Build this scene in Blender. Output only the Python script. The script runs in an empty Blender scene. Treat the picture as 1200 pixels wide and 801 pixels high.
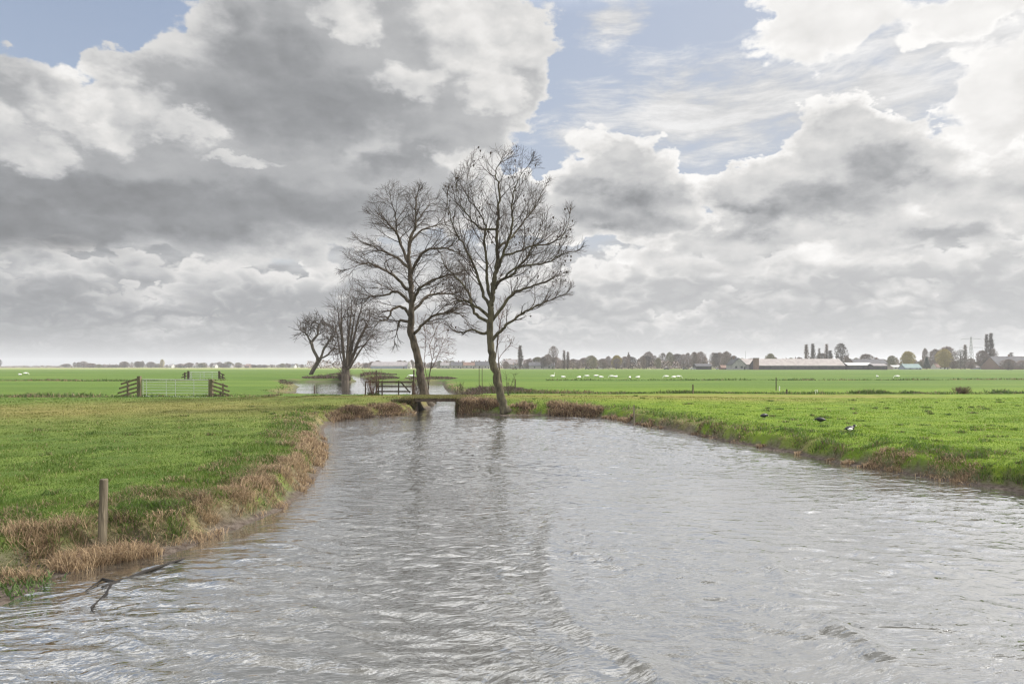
import bpy, bmesh, math, random
import numpy as np
from mathutils import Vector, kdtree
R = math.radians
FX, CX, HY, HC = 800.0, 600.0, 429.5, 2.9       # focal length in photo pixels, principal column, horizon row, eye height
sc = bpy.context.scene
col = sc.collection
rng = np.random.default_rng(7)

# ---------------------------------------------------------------- camera
cam_d = bpy.data.cameras.new("camera"); cam = bpy.data.objects.new("camera", cam_d); col.objects.link(cam)
cam_d.sensor_width = 36; cam_d.lens = 24; cam_d.clip_end = 20000; cam_d.clip_start = 0.1
cam_d.shift_y = (HY - 400.5) / 1200.0
cam.location = (0, 0, HC); cam.rotation_euler = (R(90), 0, 0)
sc.camera = cam
sc.view_settings.view_transform = 'Standard'; sc.view_settings.look = 'None'
sc.view_settings.gamma = 1; sc.view_settings.use_curve_mapping = False
sc.view_settings.exposure = 0.8
sc.render.engine = 'CYCLES'
sc.cycles.use_denoising = True
sc.cycles.max_bounces = 6; sc.cycles.diffuse_bounces = 2; sc.cycles.glossy_bounces = 3
sc.cycles.volume_bounces = 0; sc.cycles.transparent_max_bounces = 8
sc.cycles.pixel_filter_type = 'BLACKMAN_HARRIS'; sc.cycles.filter_width = 1.3
sc.cycles.sample_clamp_direct = 6; sc.cycles.sample_clamp_indirect = 6
# ---------------------------------------------------------------- light: sun + sky with clouds
SUN_EL, SUN_AZ = 40.0, 72.0        # degrees; azimuth to the right of the view
sd = bpy.data.lights.new("sun", 'SUN'); sun = bpy.data.objects.new("sun", sd); col.objects.link(sun)
sd.energy = 4.0; sd.angle = R(1.5); sd.color = (1.0, 0.94, 0.85)
sv = Vector((math.sin(R(SUN_AZ)) * math.cos(R(SUN_EL)), math.cos(R(SUN_AZ)) * math.cos(R(SUN_EL)), math.sin(R(SUN_EL))))
sun.rotation_euler = sv.to_track_quat('Z', 'Y').to_euler()
sun.location = (0, 0, 60)

world = bpy.data.worlds.new("World"); sc.world = world; world.use_nodes = True
W = world.node_tree; W.nodes.clear()

class G:                                        # small expression builder over shader nodes
    def __init__(s, nt): s.nt = nt
    def put(s, sock, v):
        if isinstance(v, (int, float)): sock.default_value = v
        elif isinstance(v, (tuple, list)): sock.default_value = v
        elif v is not None: s.nt.links.new(v, sock)
    def m(s, op, a, b=None, c=None, clamp=False):
        n = s.nt.nodes.new('ShaderNodeMath'); n.operation = op; n.use_clamp = clamp
        for i, v in enumerate((a, b, c)):
            if v is not None: s.put(n.inputs[i], v)
        return n.outputs[0]
    def v(s, op, a, b=None, c=None, out=0):
        n = s.nt.nodes.new('ShaderNodeVectorMath'); n.operation = op
        for i, x in enumerate((a, b, c)):
            if x is not None: s.put(n.inputs[i], x)
        return n.outputs[out]
    def ss(s, x, lo, hi, a=0.0, b=1.0, kind='SMOOTHSTEP'):
        n = s.nt.nodes.new('ShaderNodeMapRange'); n.interpolation_type = kind
        s.put(n.inputs[0], x); s.put(n.inputs[1], lo); s.put(n.inputs[2], hi); s.put(n.inputs[3], a); s.put(n.inputs[4], b)
        return n.outputs[0]
    def noise(s, vec, scale, detail=4, rough=0.5, lac=2.0, dist=0.0, col=False, typ=None):
        n = s.nt.nodes.new('ShaderNodeTexNoise')
        s.put(n.inputs['Vector'], vec); s.put(n.inputs['Scale'], scale); n.inputs['Detail'].default_value = detail
        n.inputs['Roughness'].default_value = rough; n.inputs['Lacunarity'].default_value = lac
        n.inputs['Distortion'].default_value = dist
        return n.outputs[1 if col else 0]
    def mix(s, f, a, b):
        n = s.nt.nodes.new('ShaderNodeMix'); n.data_type = 'RGBA'
        s.put(n.inputs[0], f); s.put(n.inputs[6], a if not isinstance(a, tuple) else a + (1,) * (4 - len(a))); s.put(n.inputs[7], b if not isinstance(b, tuple) else b + (1,) * (4 - len(b)))
        return n.outputs[2]
    def lerp(s, f, a, b):
        n = s.nt.nodes.new('ShaderNodeMix'); n.data_type = 'FLOAT'
        s.put(n.inputs[0], f); s.put(n.inputs[2], a); s.put(n.inputs[3], b)
        return n.outputs[0]
    def comb(s, x, y, z):
        n = s.nt.nodes.new('ShaderNodeCombineXYZ')
        for i, q in enumerate((x, y, z)): s.put(n.inputs[i], q)
        return n.outputs[0]

g = G(W)
tc = W.nodes.new('ShaderNodeTexCoord'); D = tc.outputs['Generated']
sep = W.nodes.new('ShaderNodeSeparateXYZ'); g.put(sep.inputs[0], D)
dx, dy, dz = sep.outputs
az = g.m('MULTIPLY', g.m('ARCTAN2', dx, dy), 57.2958)
el = g.m('MULTIPLY', g.m('ARCSINE', dz), 57.2958)
def PE(px, py):
    a = math.atan((px - CX) / FX); e = math.atan((HY - py) / FX * math.cos(a))
    return math.degrees(a), math.degrees(e)

sky = W.nodes.new('ShaderNodeTexSky'); sky.sky_type = 'NISHITA'; sky.sun_disc = False
sky.sun_elevation = R(SUN_EL); sky.sun_rotation = R(SUN_AZ)
sky.air_density = 1.0; sky.dust_density = 2.0; sky.ozone_density = 1.0
# noise fields on the direction sphere (flattened so that puffs are wider than high, finer near the horizon)
lowf = g.ss(el, 3, 16, 1.9, 1.0, 'LINEAR')
Ds = g.v('MULTIPLY', D, (1, 1, 1.7))
w1 = g.noise(Ds, 5.0, 3, 0.5, col=True)
w2 = g.noise(Ds, 21.0, 6, 0.6, col=True)
warp = g.v('ADD', g.v('MULTIPLY', g.v('SUBTRACT', w1, (.5, .5, .5)), (9, 6, 0)), g.v('MULTIPLY', g.v('SUBTRACT', w2, (.5, .5, .5)), (5.0, 4.0, 0)))
P0 = g.comb(az, el, 0.0)
P = g.v('ADD', P0, warp)
f_hi = g.m('SUBTRACT', g.noise(Ds, 11.0, 9, 0.575), 0.5)          # billows
S_ = g.v('ADD', Ds, tuple(0.02 * c for c in (0.55, -0.2, 1.4)))
f_sh = g.m('SUBTRACT', g.noise(S_, 11.0, 9, 0.575), 0.5)
def puffs(vec, scale):                           # 0 at the crown of a billow, 1 in the creases
    b1 = g.m('ABSOLUTE', g.m('SUBTRACT', g.noise(vec, scale, 0), .5))
    b2 = g.m('ABSOLUTE', g.m('SUBTRACT', g.noise(vec, scale * 2.3, 0), .5))
    return g.m('SUBTRACT', .75, g.m('ADD', g.m('MULTIPLY', b1, 2.4), g.m('MULTIPLY', b2, 1.1)))
Dw = g.v('ADD', Ds, g.v('MULTIPLY', g.v('SUBTRACT', w2, (.5, .5, .5)), (.06, .06, .06)))
pf = puffs(Dw, 13.0)
f_pf = g.m('SUBTRACT', 0.42, pf)                                  # round billows
pf2 = puffs(g.v('ADD', Dw, tuple(0.014 * c for c in (0.55, -0.2, 1.4))), 13.0)
rel_pf = g.m('SUBTRACT', pf2, pf)
relief = g.m('SUBTRACT', f_hi, f_sh)                             # >0 : side turned to the sun
Dl = g.v('MULTIPLY', D, (1, 1, 3.4))
f_lo = g.m('SUBTRACT', g.noise(Dl, 11.0, 8, 0.5), 0.5)
f_ls = g.m('SUBTRACT', g.noise(g.v('ADD', Dl, (0.008, 0, 0.035)), 11.0, 8, 0.5), 0.5)
relief_lo = g.m('SUBTRACT', f_lo, f_ls)

def blobs(lst, p, k=0.25):                       # lst: (px, py, rx, ry) in photo pixels -> 1 at a centre, 0 on the ellipse
    d = None
    for (px, py, rx, ry) in lst:
        a0, e0 = PE(px, py); ca = math.cos(R(a0)) ** 2
        ra = rx / FX * 57.3 * ca; re = ry / FX * 57.3 * math.cos(R(a0))
        L = g.v('LENGTH', g.v('MULTIPLY_ADD', p, (1 / ra, 1 / re, 0), (-a0 / ra, -e0 / re, 0)), out=1)
        d = L if d is None else g.m('SMOOTH_MIN', d, L, k)
    return g.m('SUBTRACT', 1.0, d)

def grey(l, warm=0.012):
    t = g.ss(l, .30 * K, .75 * K, 0.0, 1.0, 'LINEAR')
    return g.v('MULTIPLY', g.comb(l, l, l), g.mix(t, (.965, .995, 1.035), (1.016, 1.0, .98)))
LAYERS = []
def add(base, alpha, lum, warm=0.012):
    return g.mix(alpha, base, grey(lum, warm))

EXPO = 1.74; K = 10.0 / EXPO                          # colours below are display-linear; the Background strength is 1/K
# clear sky between the clouds, veiled by thin cloud
skyc = sky.outputs[0]
veil = g.ss(el, 0, 28, 0.88, 0.52, 'LINEAR')
veil = g.m('ADD', veil, g.ss(az, -25, 20, -0.16, 0.16, 'LINEAR'), clamp=True)
C = g.mix(veil, skyc, (0.49 * K, 0.515 * K, 0.57 * K))
# high thin streaks
Dc = g.v('MULTIPLY', g.v('ADD', D, g.v('MULTIPLY', w1, (.1, .1, .05))), (1, 1, 5))
ci = g.noise(Dc, 7.0, 10, 0.68)
cir_m = blobs([(860, 120, 210, 55), (800, 105, 60, 30), (1010, 125, 180, 45), (700, 160, 60, 20), (1130, 30, 160, 60), (720, 15, 40, 35)], P)
cir_a = g.m('MULTIPLY', g.ss(g.m('ADD', g.m('MULTIPLY', cir_m, 0.35), ci), 0.42, 0.78), 0.85)
C = add(C, cir_a, g.m('MULTIPLY', g.ss(ci, .35, .7, .62, .92), K))
# unseen broken cloud outside the frame, brightened to light the water and grass
gen = g.noise(Ds, 4.6, 8, 0.6)
away = g.m('MAXIMUM', g.ss(el, 27, 36), g.ss(g.m('ABSOLUTE', az), 40, 55))
side = g.ss(g.v('DOT_PRODUCT', D, tuple(sv)), -.3, .95, .9, 2.9)
gl = g.m('MULTIPLY', g.ss(gen, .42, .58, 1.35 * K, .25 * K), side)
C = add(C, g.m('MULTIPLY', g.ss(gen, .38, .50), away), gl)
# low far band of cumulus rows, everywhere near the horizon (farthest row first)
azg = g.ss(az, -36, 14, -0.115, 0.055, 'LINEAR')
def e_of(py): return math.degrees(math.atan((HY - py) / FX)) * 0.96
b_lo = g.ss(g.m('ADD', el, g.m('MULTIPLY', f_lo, 9)), 8.5, 13.0, 1, 0)
bl = g.m('ADD', g.m('ADD', 0.53, azg), g.m('ADD', g.m('MULTIPLY', relief_lo, 0.5), g.m('MULTIPLY', f_lo, 0.25)))
C = add(C, g.m('MULTIPLY', b_lo, 0.97), g.m('MULTIPLY', bl, K))
def row(C, py, h, sc_, seed, top, base, cover):
    q = g.v('MULTIPLY_ADD', D, (1, 1, 1.9), (seed, seed * .7, 0))
    q = g.v('ADD', q, g.v('MULTIPLY', g.v('SUBTRACT', w2, (.5, .5, .5)), (.05, .05, .05)))
    p_ = puffs(q, sc_)
    n_ = g.noise(q, sc_ * .33, 3, .5)
    pres = g.noise(g.v('MULTIPLY_ADD', D, (1, 1, .6), (seed * 3, 0, seed)), 5.5, 2, .5)
    topy = g.m('ADD', e_of(py), g.m('ADD', g.m('MULTIPLY', g.m('SUBTRACT', n_, .5), h * 1.7), g.m('MULTIPLY', g.m('SUBTRACT', .4, p_), h * .55)))
    t = g.m('DIVIDE', g.m('SUBTRACT', topy, el), h)
    a = g.m('MULTIPLY', g.ss(t, 0.0, 0.14), g.ss(t, 1.45, 0.75))
    a = g.m('MULTIPLY', a, g.ss(pres, cover - .07, cover + .08))
    L = g.ss(t, 0.0, 0.85, top, base)
    L = g.m('ADD', g.m('ADD', L, azg), g.m('MULTIPLY', g.m('SUBTRACT', .4, p_), .07))
    return add(C, a, g.m('MULTIPLY', L, K))
C = row(C, 402, 1.3, 60, 4.1, .68, .45, .36)
C = row(C, 384, 1.9, 44, 1.7, .74, .43, .40)
C = row(C, 362, 2.6, 33, 7.3, .80, .42, .42)
C = row(C, 335, 3.2, 25, 2.9, .84, .42, .42)
C = row(C, 300, 4.2, 19, 5.2, .88, .42, .40)
f_sm = g.m('SUBTRACT', g.noise(Ds, 8.0, 3, 0.45), 0.5)
def mass(C, pieces, cores, brights, edge, base, amp, k_rel, az_grad, core_k=0.2, br_k=0.2, soft=0.13, base_y=(285, 330), calm=1.0):
    b0 = blobs(pieces, P, 0.2)
    d = g.m('ADD', b0, g.m('ADD', g.m('MULTIPLY', f_hi, amp), g.m('MULTIPLY', f_pf, amp * .3)))
    a = g.m('MULTIPLY', g.ss(d, 0.0, soft), g.ss(g.m('ADD', el, g.m('MULTIPLY', f_lo, 6)), e_of(base_y[1]), e_of(base_y[0])))
    fi = g.lerp(calm, f_hi, f_sm)
    L = g.ss(g.m('ADD', b0, g.m('MULTIPLY', g.lerp(.7 * calm, f_hi, f_sm), amp)), 0.02, 0.42, edge, base)
    if cores: L = g.m('ADD', L, g.m('MULTIPLY', g.ss(g.m('ADD', blobs(cores, P), g.m('MULTIPLY', fi, .5)), -.1, .7), -core_k))
    kr = k_rel * (1 - .6 * calm)
    if brights:
        bm = g.ss(g.m('ADD', blobs(brights, P), g.m('MULTIPLY', f_hi, .9)), -.02, .42)
        L = g.m('ADD', L, g.m('MULTIPLY', bm, br_k)); kr = g.lerp(bm, k_rel * (1 - .65 * calm), k_rel)
    L = g.m('ADD', L, g.m('MULTIPLY', g.m('ADD', relief, g.m('MULTIPLY', rel_pf, 0.22)), kr))
    L = g.m('ADD', L, az_grad)
    L = g.m('MINIMUM', g.m('MAXIMUM', L, 0.22), 0.97)
    return add(C, a, g.m('MULTIPLY', L, K))
gr_r = g.ss(az, 0, 36, -0.03, 0.05, 'LINEAR')
# right: top corner cloud and the bright bank at the edge
C = mass(C, [(980, 10, 100, 50), (930, 5, 60, 50), (1130, 0, 120, 34), (1180, 110, 95, 70), (1170, 150, 80, 60), (1270, 90, 120, 140)],
         [(1190, 125, 50, 35)], None, .96, .82, 1.1, .8, gr_r, .12, soft=.2)
# right: row of cumulus
C = mass(C, [(735, 215, 75, 62), (700, 235, 60, 42), (790, 240, 65, 45), (740, 180, 36, 30),
             (905, 225, 75, 50), (985, 200, 95, 62), (1060, 200, 90, 58), (1010, 165, 50, 30), (1140, 235, 80, 62), (1220, 215, 80, 60),
             (960, 265, 130, 36), (1080, 290, 150, 40), (840, 290, 120, 30), (640, 262, 90, 34), (600, 240, 60, 26)],
         [(740, 238, 85, 34), (1035, 195, 60, 34), (965, 240, 95, 34), (890, 255, 60, 25), (1090, 322, 80, 20), (1110, 290, 90, 20)],
         None, .92, .62, 1.0, .8, gr_r, .24, soft=.09, calm=.55)
# left: the great mass
C = mass(C, [(40, 165, 150, 74), (200, 130, 105, 60), (330, 90, 150, 120), (450, 60, 150, 110), (560, 50, 100, 75), (600, 100, 60, 55), (520, 170, 90, 60), (560, 130, 60, 50),
             (250, 230, 330, 80), (0, 240, 200, 90), (520, 210, 60, 55), (440, 230, 110, 66), (500, 205, 60, 40)],
         [(390, 125, 190, 55), (300, 60, 110, 50), (250, 245, 330, 40), (40, 275, 190, 44), (470, 190, 90, 26)],
         [(565, 45, 80, 48), (500, 95, 60, 26), (420, 25, 60, 24), (115, 130, 110, 40), (230, 150, 50, 22), (600, 110, 40, 35), (530, 200, 40, 24), (285, 188, 40, 10), (30, 175, 70, 34)],
         .70, .43, 0.8, .6, g.ss(az, -37, 3, -0.05, 0.08, 'LINEAR'), .14, .23, soft=.12)
# whitish glow of the low air
hz = g.ss(el, 0, 4.0, 0.5, 0.0, 'SMOOTHSTEP')
C = g.mix(hz, C, tuple(K * c for c in (0.53, 0.53, 0.525)))
bg = W.nodes.new('ShaderNodeBackground'); g.put(bg.inputs[0], C); bg.inputs[1].default_value = 0.1
wo = W.nodes.new('ShaderNodeOutputWorld'); W.links.new(bg.outputs[0], wo.inputs[0])
world.cycles.sampling_method = 'MANUAL'; world.cycles.sample_map_resolution = 512
# ---------------------------------------------------------------- helpers
def at(px, py, Dm):                      # the point Dm metres out that projects to photo pixel (px, py)
    return Vector(((px - CX) / FX * Dm, Dm, HC - (py - HY) / FX * Dm))
def on_level(px, py, z=0.0):             # the point at height z seen at photo pixel (px, py)
    Dm = (HC - z) * FX / (py - HY)
    return ((px - CX) / FX * Dm, Dm)
def tag(o, label=None, cat=None, group=None, kind=None):
    if label: o['label'] = label
    if cat: o['category'] = cat
    if group: o['group'] = group
    if kind: o['kind'] = kind
    return o
def empty(name, loc, label, cat, group=None, rz=0.0):
    o = bpy.data.objects.new(name, None); col.objects.link(o); o.empty_display_size = .2
    o.location = loc; o.rotation_euler = (0, 0, rz)
    return tag(o, label, cat, group)
def copy_thing(o, loc, rz=0.0, scale=(1, 1, 1), label=None, group=None):
    c = o.copy(); col.objects.link(c); c.location = loc; c.rotation_euler = (0, 0, rz); c.scale = scale
    if label: c['label'] = label
    if group: c['group'] = group
    for ch in o.children:
        k = ch.copy(); col.objects.link(k); k.parent = c
        for g2 in ch.children:
            q = g2.copy(); col.objects.link(q); q.parent = k
    return c
class MB:                                # mesh collector
    def __init__(s): s.v = []; s.f = []
    def add(s, vs, fs):
        n = len(s.v); s.v += [tuple(v) for v in vs]; s.f += [tuple(i + n for i in f) for f in fs]
    def box(s, c, size, rz=0.0, ry=0.0, taper=1.0):
        x, y, z = (a / 2 for a in size); vs = []
        for dz in (-z, z):
            t = taper if dz > 0 else 1
            for dx_, dy_ in ((-x, -y), (x, -y), (x, y), (-x, y)): vs.append(Vector((dx_ * t, dy_ * t, dz)))
        from mathutils import Matrix
        M = Matrix.Rotation(rz, 3, 'Z') @ Matrix.Rotation(ry, 3, 'Y')
        s.add([M @ v + Vector(c) for v in vs], [(3, 2, 1, 0), (4, 5, 6, 7), (0, 1, 5, 4), (1, 2, 6, 5), (2, 3, 7, 6), (3, 0, 4, 7)])
    def tube(s, pts, rad, n=8, cap=True, flat=1.0, rough=0.0):
        pts = [Vector(p) for p in pts]
        if isinstance(rad, (int, float)): rad = [rad] * len(pts)
        up = None; rings = []
        base = len(s.v)
        for i, p in enumerate(pts):
            t = (pts[min(i + 1, len(pts) - 1)] - pts[max(i - 1, 0)])
            t = t.normalized() if t.length > 1e-9 else Vector((0, 0, 1))
            if up is None: up = t.orthogonal().normalized() if abs(t.z) > .99 else t.cross(Vector((0, 0, 1))).cross(t).normalized()
            else: up = (up - t * up.dot(t)); up = up.normalized() if up.length > 1e-6 else t.orthogonal().normalized()
            sd_ = t.cross(up)
            for k in range(n):
                a = 2 * math.pi * k / n
                r = rad[i] * (1 + (random.uniform(-rough, rough) if rough else 0))
                s.v.append(tuple(p + up * math.sin(a) * r * flat + sd_ * math.cos(a) * r))
        for i in range(len(pts) - 1):
            for k in range(n):
                a = base + i * n + k; b = base + i * n + (k + 1) % n
                s.f.append((a, b, b + n, a + n))
        if cap:
            s.f.append(tuple(base + k for k in range(n))[::-1]); s.f.append(tuple(base + (len(pts) - 1) * n + k for k in range(n)))
    def bar(s, a, b, w, h):              # rectangular bar from a to b, w across, h high
        a, b = Vector(a), Vector(b); t = (b - a).normalized(); sd_ = t.cross(Vector((0, 0, 1)))
        sd_ = sd_.normalized() if sd_.length > 1e-4 else Vector((1, 0, 0)); u = sd_.cross(t)
        vs = []
        for p in (a, b):
            for i, j in ((-1, -1), (1, -1), (1, 1), (-1, 1)): vs.append(p + sd_ * (i * w / 2) + u * (j * h / 2))
        s.add(vs, [(3, 2, 1, 0), (4, 5, 6, 7), (0, 1, 5, 4), (1, 2, 6, 5), (2, 3, 7, 6), (3, 0, 4, 7)])
    def build(s, name, mat, parent=None, smooth=False, label=None):
        me = bpy.data.meshes.new(name); me.from_pydata(s.v, [], s.f)
        bm = bmesh.new(); bm.from_mesh(me); bmesh.ops.recalc_face_normals(bm, faces=bm.faces); bm.to_mesh(me); bm.free()
        if smooth: me.polygons.foreach_set('use_smooth', [True] * len(me.polygons))
        o = bpy.data.objects.new(name, me); col.objects.link(o); me.materials.append(mat)
        if parent: o.parent = parent
        if label: o['label'] = label
        return o
def np_mesh(name, verts, quads=None, tris=None, mat=None, attrs=None, parent=None, smooth=False):
    """fast mesh from numpy arrays; attrs: {name: (n,4) colour per vertex}"""
    me = bpy.data.meshes.new(name); nv = len(verts)
    me.vertices.add(nv); me.vertices.foreach_set('co', np.ascontiguousarray(verts, dtype=np.float32).ravel())
    idx = []; starts = []; tot = []; off = 0
    for a, k in ((quads, 4), (tris, 3)):
        if a is not None and len(a):
            idx.append(a.ravel()); m = len(a); starts.append(off + np.arange(m) * k); tot.append(np.full(m, k)); off += m * k
    idx = np.concatenate(idx).astype(np.int32); starts = np.concatenate(starts).astype(np.int32); tot = np.concatenate(tot).astype(np.int32)
    me.loops.add(len(idx)); me.loops.foreach_set('vertex_index', idx)
    me.polygons.add(len(starts)); me.polygons.foreach_set('loop_start', starts); me.polygons.foreach_set('loop_total', tot)
    if smooth: me.polygons.foreach_set('use_smooth', np.ones(len(starts), dtype=bool))
    me.update(calc_edges=True)
    for k, a in (attrs or {}).items():
        at_ = me.attributes.new(k, 'FLOAT_COLOR', 'POINT'); at_.data.foreach_set('color', np.ascontiguousarray(a, dtype=np.float32).ravel())
    o = bpy.data.objects.new(name, me); col.objects.link(o)
    if mat: me.materials.append(mat)
    if parent: o.parent = parent
    return o

def hash2(ix, iy, seed):
    h = (ix.astype(np.int64) * 374761393 + iy.astype(np.int64) * 668265263 + seed * 1442695041) & 0xffffffff
    h = ((h ^ (h >> 13)) * 1274126177) & 0xffffffff
    return ((h ^ (h >> 16)) & 0xffff) / 65535.0
def vnoise(x, y, s=1.0, seed=0, octaves=3, gain=.5):
    out = np.zeros(np.shape(x)); amp = 1.0; tot = 0
    for o in range(octaves):
        X = np.asarray(x) * s; Y = np.asarray(y) * s
        ix = np.floor(X); iy = np.floor(Y); fx = X - ix; fy = Y - iy
        fx = fx * fx * (3 - 2 * fx); fy = fy * fy * (3 - 2 * fy)
        a = hash2(ix, iy, seed + o); b = hash2(ix + 1, iy, seed + o); c = hash2(ix, iy + 1, seed + o); d = hash2(ix + 1, iy + 1, seed + o)
        out += amp * ((a * (1 - fx) + b * fx) * (1 - fy) + (c * (1 - fx) + d * fx) * fy); tot += amp
        amp *= gain; s *= 2.03
    return out / tot
def sstep(x, a, b):
    t = np.clip((x - a) / (b - a), 0, 1); return t * t * (3 - 2 * t)

# ---------------------------------------------------------------- materials
def new_mat(name):
    m = bpy.data.materials.new(name); m.use_nodes = True
    nt = m.node_tree; return m, nt, nt.nodes['Principled BSDF'], G(nt)
def geo(nt, what='Position'):
    n = nt.nodes.new('ShaderNodeNewGeometry'); return n.outputs[what]
def objc(nt):
    n = nt.nodes.new('ShaderNodeTexCoord'); return n.outputs['Object']
def simple(name, c1, c2, scale=4.0, rough=.85, bump=0.0, stretch=(1, 1, 1), metal=0.0, spec=.3, detail=6, world_co=False):
    m, nt, b, g_ = new_mat(name)
    co = g_.v('MULTIPLY', geo(nt) if world_co else objc(nt), stretch)
    n = g_.noise(co, scale, detail, .6)
    g_.put(b.inputs['Base Color'], g_.mix(g_.ss(n, .32, .68), c1, c2))
    b.inputs['Roughness'].default_value = rough; b.inputs['Metallic'].default_value = metal
    b.inputs['Specular IOR Level'].default_value = spec
    if bump:
        bn = nt.nodes.new('ShaderNodeBump'); bn.inputs['Strength'].default_value = bump; bn.inputs['Distance'].default_value = .02
        g_.put(bn.inputs['Height'], n); nt.links.new(bn.outputs[0], b.inputs['Normal'])
    return m
M = {}
M['old_wood'] = simple('old_wood', (.085, .068, .05), (.21, .18, .145), 9, .9, .9, (1, 1, .12))
M['dark_wood'] = simple('dark_wood', (.035, .026, .02), (.10, .075, .055), 9, .9, .6, (1, 1, .2))
M['mossy_wood'] = simple('mossy_wood', (.07, .075, .035), (.17, .13, .09), 7, .9, .8, (1, 1, .2))
M['galvanised'] = simple('galvanised', (.38, .39, .40), (.55, .56, .57), 20, .45, 0, metal=.6, spec=.5)
M['bark'] = simple('bark', (.035, .028, .022), (.11, .09, .068), 5, .95, 1.0, (1, 1, .35))
M['bark_green'] = simple('bark_green', (.035, .03, .02), (.10, .09, .055), 5, .95, 1.0, (1, 1, .35))
M['twig'] = simple('twig', (.028, .02, .015), (.07, .048, .036), 2, .9)
M['twig_red'] = simple('twig_red', (.07, .04, .03), (.15, .09, .065), 2, .9)
M['concrete_dark'] = simple('concrete_dark', (.09, .08, .065), (.2, .175, .14), 6, .9, .5)
M['white_paint'] = simple('white_paint', (.6, .6, .58), (.75, .75, .72), 6, .6)
M['feather_white'] = simple('feather_white', (.74, .74, .72), (.82, .82, .80), 12, .7)
M['feather_black'] = simple('feather_black', (.008, .009, .012), (.02, .02, .024), 12, .5)
M['beak_orange'] = simple('beak_orange', (.5, .16, .03), (.55, .2, .04), 10, .5)
M['beak_white'] = simple('beak_white', (.75, .72, .68), (.8, .78, .74), 10, .4)
M['leg_grey'] = simple('leg_grey', (.1, .11, .09), (.15, .15, .12), 10, .6)
# ---------------------------------------------------------------- water outlines (world metres, from the photographed shore)
def P2(l, z=0.0): return [on_level(a, b, z) for a, b in l]
LEFT = [(-11.5, -12), (-9.4, -2), (-7.6, 4.0), (-6.75, 6.9)] + P2([(0, 713), (70, 676), (130, 661), (165, 655), (200, 650), (262, 626), (305, 608), (335, 596), (354, 580), (368, 566), (374, 556), (384, 537), (385, 520), (380, 503), (386, 496), (400, 491.5), (430, 489), (460, 486.5), (484, 484.8)])
RIGHT = P2([(537, 484.8), (560, 485.5), (590, 486.6), (625, 486.2), (665, 487), (700, 489), (725, 492.5), (745, 497.5), (770, 501), (800, 507), (830, 513), (850, 517), (880, 522.5), (900, 527), (925, 530), (950, 536), (975, 541), (1000, 546), (1030, 550), (1060, 555.5), (1090, 561), (1120, 565), (1160, 571), (1200, 578)]) + [(14.2, 12.6), (17, 9), (21, 3), (24, -12)]
xl, xr = -6.15, -3.55
POND1 = LEFT + [(xl + .2, 42.6), (-5.85, 52), (-6.3, 57), (-8, 59), (-14, 58.5), (-19, 60.5), (-22.5, 67), (-24, 76), (-28.5, 90), (-31, 99), (-38, 113), (-42, 129), (-36, 131), (-31.0, 130), (-30.6, 134), (-35, 150), (-43.5, 186), (-54, 215), (-67, 240), (-61.5, 243), (-48, 212), (-39.5, 184), (-31, 150), (-27.4, 131), (-20, 126), (-12.5, 121), (-10.5, 104), (-8.7, 88), (-6.2, 72), (-3.9, 62), (-4.2, 57), (xr - .7, 55), (xr + .1, 42.6)] + RIGHT
POLY = np.array(POND1)
def wdist(x, y):
    """signed distance to the shoreline: > 0 on land"""
    x = np.asarray(x, float); y = np.asarray(y, float); d2 = np.full(x.shape, 1e12); ins = np.zeros(x.shape, bool)
    n = len(POLY)
    for i in range(n):
        ax, ay = POLY[i]; bx, by = POLY[(i + 1) % n]
        ex, ey = bx - ax, by - ay
        t = np.clip(((x - ax) * ex + (y - ay) * ey) / (ex * ex + ey * ey), 0, 1)
        d2 = np.minimum(d2, (x - ax - t * ex) ** 2 + (y - ay - t * ey) ** 2)
        c = (ay > y) != (by > y)
        with np.errstate(divide='ignore', invalid='ignore'):
            ins ^= c & (x < ex * (y - ay) / (by - ay if by != ay else 1e-9) + ax)
    d = np.sqrt(d2); return np.where(ins, -d, d)
def ditch_l(x): return 53.6 + .25 * np.sin(x * .21) + .012 * (x + 20)
def ditch_r(x): return 60.0 + .3 * np.sin(x * .17) - .02 * x
def gauss(t): return np.exp(-t * t)
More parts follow.
